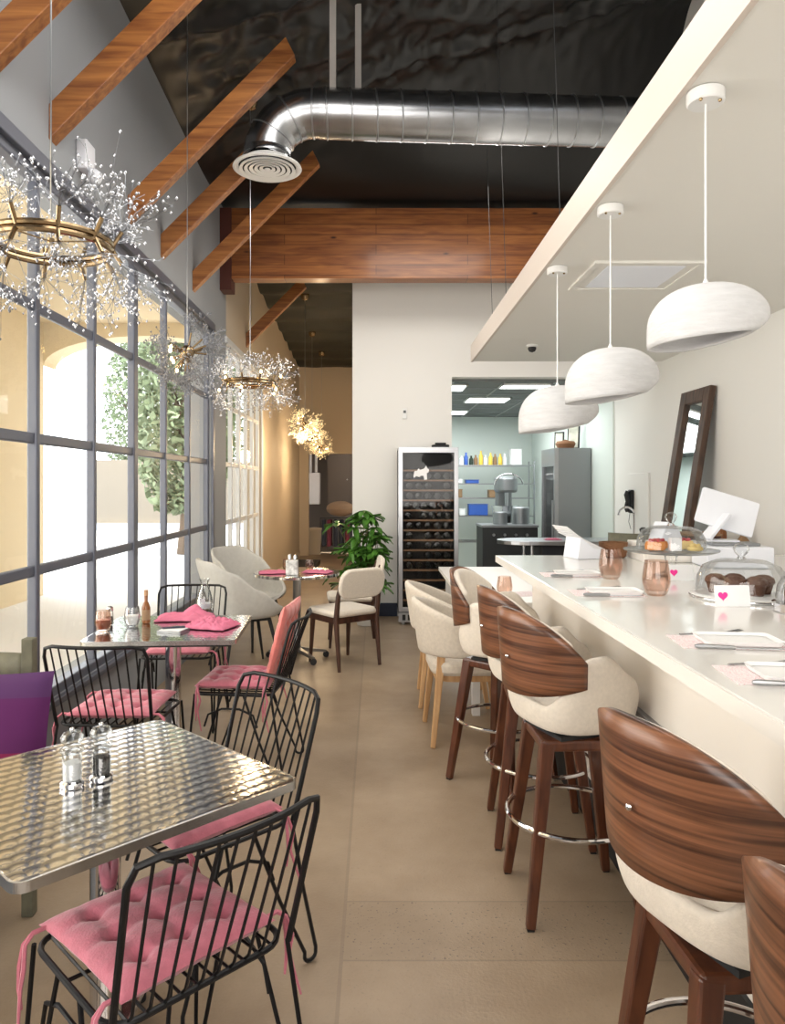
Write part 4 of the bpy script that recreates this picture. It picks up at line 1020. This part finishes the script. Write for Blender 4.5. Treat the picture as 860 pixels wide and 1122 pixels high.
# register box
L = CP(724,608); t = thing('cash_drawer', 'white box-shaped cash drawer behind the raised cake stand', 'cash drawer', (1.69,4.24,ZC), R(-4))
box2(MB(), -.20,.20,-.17,.17,0,.10).build('case', M['quartz_edge'], t, smooth=False, bevel=.005); box2(MB(), -.18,.18,-.176,-.17,.015,.085).build('drawer_front', M['panel'], t, smooth=False)
MB().lathe([(.008,0),(.006,.05),(.02,.06),(.022,.075),(.01,.085)], 14, (-.16,-.02,.10)).build('key_knob', M['blackm'], t)
L = (1.88,3.90,ZC); t = thing('card_printer', 'pale blue-white receipt printer under the tilted tablet', 'printer', L, R(-6)); box2(MB(), -.17,.16,-.13,.13,0,.11).build('case', M['tech'], t, smooth=False, bevel=.01); box2(MB(), -.12,.12,-.06,.08,.11,.125).build('printer_lid', M['steel_grey'], t, smooth=False, bevel=.004)
# tablet POS
t = thing('tablet_register', 'white tilted tablet register on a stand, its back to us', 'tablet', (1.86,3.98,1.1962), R(-14))
rot = Matrix.Rotation(R(-38),4,'X') @ Matrix.Rotation(R(16),4,'Y')
MB().prism(rrect(.30,.205,.012), -.008,.008, Matrix.Translation((.03,0.02,.155)) @ Matrix.Rotation(R(18),4,'Y') @ Matrix.Rotation(R(68),4,'X')).build('tablet_shell', M['tech'], t, smooth=False, bevel=.004)
MB().beam((-.09,-.05,.014),(.02,.0,.145),.09,.018,.085,.018).build('tablet_arm', M['tech'], t, smooth=False, bevel=.004)
MB().prism(rrect(.16,.12,.01), 0,.008).build('tablet_foot', M['tech'], t, smooth=False)
t = thing('card_reader', 'white wedge-shaped card terminal left of the tablet', 'terminal', (1.66,4.25,1.1707), R(25))
MB().prism([(-.09,0),(.10,0),(.05,.09),(-.03,.12)], -.05,.05, Matrix.Rotation(R(90),4,'X')).build('case', M['tech'], t, smooth=False, bevel=.008); MB().box((.07,-.0,.05),(.006,.08,.05)).build('keypad', M['paper'], t, smooth=False)
# back counter + mirror
t = thing('back_counter', 'low dark back counter along the right wall holding the mirror', 'counter', (2.5,6.25,0))
box2(MB(), -.27,.275,-1.0,1.0,0,.88).build('cabinet_body', M['darkwood'], t, smooth=False); box2(MB(), -.30,.275,-1.02,1.02,.88,.92).build('worktop', M['quartz_edge'], t, smooth=False)
# mirror leaning on the wall
t = thing('leaning_mirror', 'tall mirror in a dark rustic wooden frame leaning on the right wall', 'mirror', (2.50,6.30,.930))
lean = Matrix.Rotation(math.atan2(.22,1.39), 4, 'Y'); Wm, Hm, fw, th = .58, 1.40, .115, .05
def mbx(y0,y1,z0,z1,x0,x1): 
    mb = MB(); mb.box(((x0+x1)/2,(y0+y1)/2,(z0+z1)/2),(x1-x0,y1-y0,z1-z0)); mb.v = [tuple(lean @ Vector(v)) for v in mb.v]; return mb
mb = mbx(-Wm/2,-Wm/2+fw,0,Hm,0,th)
for a in ((Wm/2-fw,Wm/2,0,Hm),(-Wm/2+fw,Wm/2-fw,0,fw),(-Wm/2+fw,Wm/2-fw,Hm-fw,Hm)): q = mbx(*a,0,th); mb.add(q.v,q.f)
mb.build('mirror_frame', M['mirrorwood'], t, smooth=False, bevel=.006)
mbx(-Wm/2+fw,Wm/2-fw,fw,Hm-fw,.028,.034).build('mirror_glass', M['mirror'], t, smooth=False)
for i, (x, y, h, r, m, lb) in enumerate(((2.58,5.52,.36,.036,'amberliq','tall brown bottle standing behind the tablet by the wall'),(2.68,5.40,.27,.045,'cardboard','stout brown bottle behind the tablet by the wall'))):
    t = thing('bottle', lb, 'bottle', (x,y,.921), 0, 'bottles on the back counter'); MB().lathe([(r,0),(r,h*.62),(r*.4,h*.76),(r*.38,h)], 18).build('bottle_body', M[m], t); MB().lathe([(r*.42,h),(r*.42,h*1.06)], 12).build('cap', M['red'], t)
t = thing('wooden_crate', 'reddish-brown wooden box on the back counter behind the tablet', 'box', (2.42,5.60,.921)); box2(MB(),-.12,.12,-.16,.16,0,.2).build('box_body', M['darkwood'], t, smooth=False, bevel=.004); box2(MB(),-.125,.125,-.165,.165,.2,.215).build('lid', M['cardboard'], t, smooth=False)
# brown stool behind the counter end
t = thing('desk_chair', 'dark olive-brown chair whose low back shows behind the bar', 'chair', (1.98,5.55,0))
def dk(u, v): a = R(-70+140*u); return (.24*sin(a), -.24*cos(a)+.1, 1.0+.14*v)
MB().grid(dk, 20, 3).build('backrest', M['olive'], t, solid=.02); MB().prism(rrect(.44,.42,.06), .66,.71).build('seat', M['olive'], t, bevel=.01)
for sx in (-.18,.18):
    for sy in (-.16,.18): MB().beam((sx,sy,.66),(sx*1.15,sy*1.1,0),.03,.03,.025,.025,up=(0,1,0)).build('leg', M['blackm'], t, smooth=False)
MB().beam((-.15,-.12,.70),(-.15,-.10,1.02),.02,.02,up=(0,1,0)).beam((.15,-.12,.70),(.15,-.10,1.02),.02,.02,up=(0,1,0)).build('back_post', M['blackm'], t, smooth=False)
# phone
t = thing('wall_phone', 'black telephone handset mounted on the right wall', 'phone', (RX-.02,7.95,1.32))
MB().box((-.02,0,0),(.04,.11,.25)).build('phone_base', M['black'], t, smooth=False, bevel=.015); MB().tube([(-.055,0,-.11),(-.07,0,-.07),(-.062,0,0),(-.07,0,.07),(-.055,0,.11)], [.022,.026,.016,.026,.022], 10).build('handset', M['blackm'], t)
MB().tube([(-.03,0,-.12),(-.04,.01,-.22),(-.02,.0,-.30)], .003, 5).build('phone_cord', M['black'], t)
# stainless fridge
t = thing('upright_fridge', 'tall stainless steel upright fridge with glass door facing sideways', 'fridge', (2.31,9.45,0))
box2(MB(), .02,.44,0,.74,.12,1.97).build('cabinet_body', M['steel_grey'], t, smooth=False, bevel=.006)
dd = MB(); box2(dd,-.03,.02,.0,.05,.14,1.8); box2(dd,-.03,.02,.69,.74,.14,1.8); box2(dd,-.03,.02,.05,.69,1.74,1.8); box2(dd,-.03,.02,.05,.69,.14,.2)
d = dd.build('door', M['steel'], t, smooth=False); box2(MB(),-.01,-.004,.05,.69,.2,1.74).build('door_glass', M['darkglass'], d, smooth=False); MB().beam((-.05,.03,.8),(-.05,.03,1.3),.02,.02).build('handle', M['steel'], d, smooth=False)
box2(MB(),-.03,.02,0,.74,1.8,1.97).build('header', M['steel'], t, smooth=False)
for x in (.05,.4):
    for y in (.05,.69): MB().lathe([(.02,0),(.02,.12)], 10, (x,y,0)).build('foot', M['blackm'], t)
for (x, y, w_, h_, lb) in ((2.60,9.75,.16,.34,'black-framed picture standing on the fridge, nearer and larger'),(2.46,9.95,.13,.24,'smaller black-framed picture behind the other on the fridge')):
    q = thing('picture_frame', lb, 'picture', (x,y,1.97), R(-30), 'framed pictures on the fridge'); rr_ = Matrix.Rotation(R(-7),3,'X')
    MB().box((0,.02,h_/2),(w_,.02,h_), rr_).build('frame', M['blackm'], q, smooth=False); MB().box((0,.006,h_/2),(w_-.035,.008,h_-.035), rr_).build('print', M['art'], q, smooth=False)
t = thing('bread_basket', 'low brown basket on top of the stainless fridge', 'basket', (2.46,9.60,1.97)); MB().lathe([(.10,0),(.13,.06),(.11,.09),(.03,.10)], 20).build('weave', M['basket'], t)
MB().tube([(-.1,0,.07),(0,0,.11),(.1,0,.07)], .008, 6).build('handle', M['basket'], t)
# kitchen storage
t = thing('wire_shelving', 'wire shelving rack with bottles against the kitchen back wall', 'shelf', (1.9,12.6,0))
for x in (-.75,.75):
    for y in (-.22,.22): MB().tube([(x,y,0),(x,y,1.9)], .014, 8).build('post', M['steel'], t)
shz = (.55,.98,1.28,1.52,1.83)
for z in shz:
    mb = MB(); box2(mb,-.75,.75,-.225,-.215,z-.02,z); box2(mb,-.75,.75,.215,.225,z-.02,z)
    for k in range(20): x = -.74+k*.078; box2(mb,x-.004,x+.004,-.22,.22,z-.006,z)
    for y in (-.12,0,.12): box2(mb,-.75,.75,y-.004,y+.004,z-.006,z)
    mb.build('shelf', M['steel'], t, smooth=False)
rb = random.Random(8); kb = None
cols_ = ['red','blue','tech','blue','dgreen','cardboard','yel','paper','yel','cardboard','yel','tech']
cname = {'red':'red','blue':'blue','tech':'white','dgreen':'dark green','cardboard':'brown','yel':'yellow','paper':'white'}
for k, m in enumerate(cols_):
    hh = rb.uniform(.15,.24); r = .035
    mb = MB().lathe([(r,0),(r,hh*.65),(r*.45,hh*.8),(r*.45,hh)], 14)
    o = mb.build('cleaning_bottle', M[m], loc=(1.28+k*.082,12.5+.04*(k % 2),1.8305)); tag(o, f'{cname[m]} bottle on the top kitchen shelf', 'bottle', f'{cname[m]} bottles on the top kitchen shelf')
for i, (x, z, w_, h_, m, lb) in enumerate(((1.62,1.521,.22,.05,'blue','blue box on the second kitchen shelf'),(1.36,1.521,.18,.06,'paper','white packs on the second kitchen shelf'),(1.34,1.281,.22,.13,'cardboard','brown carton at the window end of the middle kitchen shelf'),(2.0,1.281,.2,.12,'cardboard','brown carton beside the mixer on the middle kitchen shelf'),(1.45,.981,.1,.1,'paper','small white pack on the lower kitchen shelf'),(1.72,.981,.32,.18,'blue','large blue crate on the lower kitchen shelf'),(2.36,1.8305,.18,.26,'paper','white tub on the top kitchen shelf beside the fridge'))):
    q = thing('storage_box', lb, 'box', (x,12.52,z)); box2(MB(),-w_/2,w_/2,-.1,.1,0,h_).build('box_body', M[m], q, smooth=False, bevel=.01); box2(MB(),-w_/2-.004,w_/2+.004,-.104,.104,h_,h_+.012).build('lid', M[m], q, smooth=False)
t = thing('kitchen_range', 'dark low kitchen range standing in front of the wire shelving', 'range', (1.84,10.3,0))
box2(MB(),-.4,.35,-.3,.3,.1,.92).build('range_body', M['blackm'], t, smooth=False, bevel=.01); box2(MB(),-.41,.36,-.31,.31,.92,.95).build('hob', M['steel_grey'], t, smooth=False)
for k in range(4): MB().lathe([(.02,0),(.018,.03)], 12, (-.25+.15*k,-.3,.82), mtx=Matrix.Rotation(R(90),3,'X')).build('knob', M['steel'], t)
for x in (-.35,.3):
    for y in (-.25,.25): MB().lathe([(.02,0),(.02,.1)], 10, (x,y,0)).build('foot', M['blackm'], t)
for k, (x, y, rr, hh) in enumerate(((1.72,10.25,.10,.16),(2.02,10.35,.12,.22))):
    q = thing('stock_pot', ('smaller dark cooking pot on the kitchen range','larger dark cooking pot on the kitchen range')[k], 'pot', (x,y,.951)); MB().lathe([(rr,0),(rr,hh),(rr*.95,hh),(rr*.9,.02)], 24, cap=False).build('pot_body', M['steel_grey'], q); MB().lathe([(rr,hh),(rr*.9,hh+.015),(.01,hh+.025)], 24).build('lid', M['steel_grey'], q)
# mixer
t = thing('stand_mixer', 'large steel stand mixer with bowl in the kitchen', 'mixer', (1.98,11.3,0))
box2(MB(),-.25,.25,-.25,.25,.0,.55).build('mixer_base', M['steel_grey'], t, smooth=False, bevel=.02); box2(MB(),-.12,.12,.1,.28,.55,1.45).build('column', M['steel_grey'], t, smooth=False, bevel=.03)
MB().lathe([(.10,.75),(.19,.85),(.22,1.15),(.225,1.18),(.215,1.18)], 32, (0,-.08,0), cap=False).build('bowl', M['chrome'], t); MB().prism(rrect(.30,.55,.1),1.38,1.62).build('mixer_head', M['steel_grey'], t, bevel=.04)
MB().tube([(0,-.08,1.40),(0,-.08,1.0)], [.03,.02], 10).build('whisk', M['steel'], t)
MB().lathe([(.12,.55),(.12,.76)], 24, (0,-.08,0)).build('bowl_stand', M['steel_grey'], t)
MB().tube([(.21*cos(R(a)), -.27, 1.5+.16*sin(R(a))) for a in range(0,181,15)], .012, 6).build('guard', M['chrome'], t)
# steel work table with rounded end
t = thing('work_table', 'stainless steel kitchen work table with a rounded end', 'table', (1.95,7.55,0))
pl = [(.75,.28),(.75,-.28)]+[(-.35+.28*cos(R(a))*1.3, .28*sin(R(a))) for a in range(270,89,-15)]
MB().prism(pl[::-1], .90,.94).build('worktop', M['steel'], t, smooth=False, bevel=.004); box2(MB(),-.3,.7,-.2,.2,.1,.90).build('cabinet_body', M['cloth_dark'], t, smooth=False)
for x in (-.4,.65):
    for y in (-.2,.2): MB().tube([(x,y,0),(x,y,.90)], .018, 8).build('leg', M['steel'], t)
napkin((1.78,7.45,.9405), .1, .16,.10,.015, 21, 'small pink cloth on the steel work table', grp='pink cloth on the work table')
t = thing('gooseneck_tap', 'curved chrome tap standing beside the right wall', 'tap', (2.62,7.5,.94)); MB().tube([(0,0,0),(0,0,.25)]+[(-.08+.08*cos(R(a)),0,.25+.08*sin(R(a))) for a in range(0,181,20)], .011, 8).build('spout', M['chrome'], t); MB().lathe([(.03,0),(.02,.03)], 14).build('tap_base', M['chrome'], t)
# fluorescent ceiling panels
for i, (x, y, lb) in enumerate(((1.56,10.4,'fluorescent ceiling panel in the middle of the kitchen'),(1.2,12.2,'fluorescent ceiling panel at the far left of the kitchen'),(1.8,8.95,'fluorescent ceiling panel just inside the kitchen opening'),(.98,9.1,'fluorescent ceiling panel at the left of the kitchen opening'))):
    q = thing('ceiling_light', lb, 'light', (x,y,2.7), 0, 'fluorescent kitchen panels'); MB().box((0,0,-.012),(.56 if i != 3 else .2,.5 if i != 2 else .3,.01)).build('diffuser', M['fluo'], q, smooth=False)
    mb = MB(); wx = .3 if i != 3 else .12; wy = .27 if i != 2 else .17
    box2(mb,-wx,-wx+.02,-wy,wy,-.02,-.0); box2(mb,wx-.02,wx,-wy,wy,-.02,0); box2(mb,-wx,wx,-wy,-wy+.02,-.02,0); box2(mb,-wx,wx,wy-.02,wy,-.02,0); mb.build('frame', M['white'], q, smooth=False)

# far storeroom contents
t = thing('storage_cupboard', 'grey-brown tall cupboard with two knobs through the far doorway', 'cupboard', (-.62,17.9,0))
box2(MB(),-.55,.55,-.2,.25,0,2.5).build('cabinet_body', M['storedoor'], t, smooth=False)
for s_ in (-1,1):
    d = box2(MB(), min(0,s_*.53)+.005, max(0,s_*.53)-.005, -.225,-.2,1.35,2.45).build('door', M['storedoor'], t, smooth=False); MB().ball((s_*.07,-.24,1.62), .018, 8).build('knob', M['white'], d)
    box2(MB(), min(0,s_*.53)+.005, max(0,s_*.53)-.005, -.225,-.2,.1,1.33).build('door', M['storedoor'], t, smooth=False)
t = thing('water_heater', 'pale metal wall box through the far doorway', 'heater', (-1.42,16.9,1.05)); box2(MB(),-.17,.14,-.15,.15,0,.72).build('casing', M['panelmetal'], t, smooth=False, bevel=.02)
for x in (-.08,.05): MB().tube([(x,0,.72),(x,0,1.64)], .03, 8).build('pipe', M['panelmetal'], t)
t = thing('tan_sack', 'tan cloth sack slumped on a stack through the far doorway', 'bag', (-.80,16.6,.78)); MB().ball((0,0,.18), .32, 14, .55).build('sack_body', M['bag'], t)
t = thing('clothes_rail', 'dark and maroon coats hanging through the far doorway', 'clothes rail', (-.85,16.6,0))
MB().tube([(-.4,0,0),(-.4,0,.75),(.45,0,.75),(.45,0,0)], .012, 6).build('rail', M['blackm'], t)
for k in range(6): MB().box((-.32+k*.13,0,.42),(.09,.3,.6), Matrix.Rotation(R(4*(-1)**k),3,'Z')).build('coat', M['cloth_red' if k % 3 == 1 else 'cloth_dark'], t, smooth=False, bevel=.03)
t = thing('storage_bin', 'cream plastic bin just inside the far doorway', 'bin', (-1.33,15.95,0)); MB().lathe([(.13,0),(.15,.5),(.16,.52),(.15,.53)], 20).build('bin_body', M['bucket'], t); MB().lathe([(.165,.53),(.165,.56),(.05,.58)], 20).build('lid', M['bucket'], t)
t = thing('door_mat', 'dark mat on the floor at the corner of the corridor', 'mat', (-1.30,13.4,0)); MB().prism(rrect(.5,1.2,.03),0,.08).build('mat_body', M['blackm'], t, smooth=False); MB().prism(rrect(.4,1.1,.03),.08,.085).build('mat_top', M['cloth_dark'], t, smooth=False)

# thin sprinkler and sign wires over the bar side
for i, (x, y, z0, lb) in enumerate(((.86,5.45,2.86,'thin steel hanger wire beyond the duct, holding the bulkhead'),(.93+.02,4.2,2.86,'thin steel hanger wire holding the bulkhead in front of the duct'),(.96,6.7,2.86,'thin steel hanger wire by the cedar beam, holding the bulkhead'))):
    tag(MB().tube([(x+.1,y,z0-.02),(x+.02,y,ceilz(x,y)+.2)], .0022, 5).build('hanger_wire', M['fridgeinside']), lb, 'wire', 'bulkhead hanger wires')

# ------------------------------------------------------------------ light
w = bpy.data.worlds.new('world'); scn.world = w; w.use_nodes = True; nt = w.node_tree; bg = nt.nodes['Background']
bg.inputs['Color'].default_value = (.93,.96,1,1); bg.inputs['Strength'].default_value = 3.6
def area(name, loc, rot, sx, sy, e, c=(1,1,1), portal=False, spread=180):
    l = bpy.data.lights.new(name, 'AREA'); l.shape = 'RECTANGLE'; l.size = sx; l.size_y = sy; l.energy = e; l.color = c; l.spread = R(spread)
    o = bpy.data.objects.new(name, l); col.objects.link(o); o.location = loc; o.rotation_euler = rot
    if portal: l.cycles.is_portal = True
    return o
area('window_portal', (WX-.16,(W1[0]+W1[1])/2,1.72), (0,R(-90),0), 2.6, 6.6, 1, portal=True)
area('window_portal_far', (WX-.16,(W2[0]+W2[1])/2,1.72), (0,R(-90),0), 2.6, 2.4, 1, portal=True)
sun = bpy.data.lights.new('sun', 'SUN'); sun.energy = 7; sun.angle = R(1); sun.color = (1,.95,.86)
so_ = bpy.data.objects.new('sun', sun); col.objects.link(so_); so_.rotation_euler = (R(20),R(-(-32)),0)
# sun direction: travelling towards -x and down, so it never enters the room
d = Vector((-.55,.25,-1)); so_.rotation_euler = d.to_track_quat('-Z','Y').to_euler()
area('arcade_fill', (-4.62,2.0,2.0), (0,R(-90),0), 3.0, 6.0, 260, (1,.97,.93))  # added unseen lamp under the arcade, brightens bar and stools through the windows
area('front_room_fill', (.3,-2.4,2.1), (R(80),0,0), 3.6, 2.4, 120, (1,.96,.91))  # added fill lamp behind the camera, supplements the window light
area('bar_side_fill', (-.2,2.6,4.25), (0,0,0), 1.2, 3.5, 60, (1,.96,.9))  # added overhead lamp, lifts the bar side of the room
area('kitchen_light', (1.6,10.6,2.6), (0,0,0), 1.6, 3, 60, (.95,1,.98))
area('dining_rear_fill', (.6,6.0,4.2), (0,0,0), 1.4, 1.4, 45, (1,.95,.88))  # extra lamp added high up to brighten the rear tables
def pt(name, loc, e, c, r=.12):
    l = bpy.data.lights.new(name, 'POINT'); l.energy = e; l.color = c; l.shadow_soft_size = r; o = bpy.data.objects.new(name, l); col.objects.link(o); o.location = loc
pt('corridor_glow_a', (-1.0,10.5,2.05), 26, (1,.72,.42)); pt('corridor_glow_b', (-1.0,13.2,2.0), 24, (1,.74,.45))
pt('ring_glow', (-1.03,6.05,2.33), 6, (1,.75,.45), .1); pt('storeroom_glow', (-.6,16.6,2.4), 7, (1,.85,.7))

# ------------------------------------------------------------------ camera
cam = bpy.data.cameras.new('camera'); cam.sensor_fit = 'VERTICAL'; cam.sensor_height = 36; cam.sensor_width = 36*860/1122; cam.lens = 36*810/1122
cam.shift_x = 18/1122; cam.shift_y = -30/1122; cam.clip_start = .05; cam.clip_end = 200
co = bpy.data.objects.new('camera', cam); col.objects.link(co); co.location = (0,0,1.5); co.rotation_euler = (R(90),0,0); scn.camera = co
scn.view_settings.view_transform = 'Standard'; scn.view_settings.look = 'None'; scn.view_settings.exposure = .45
scn.cycles.use_denoising = True
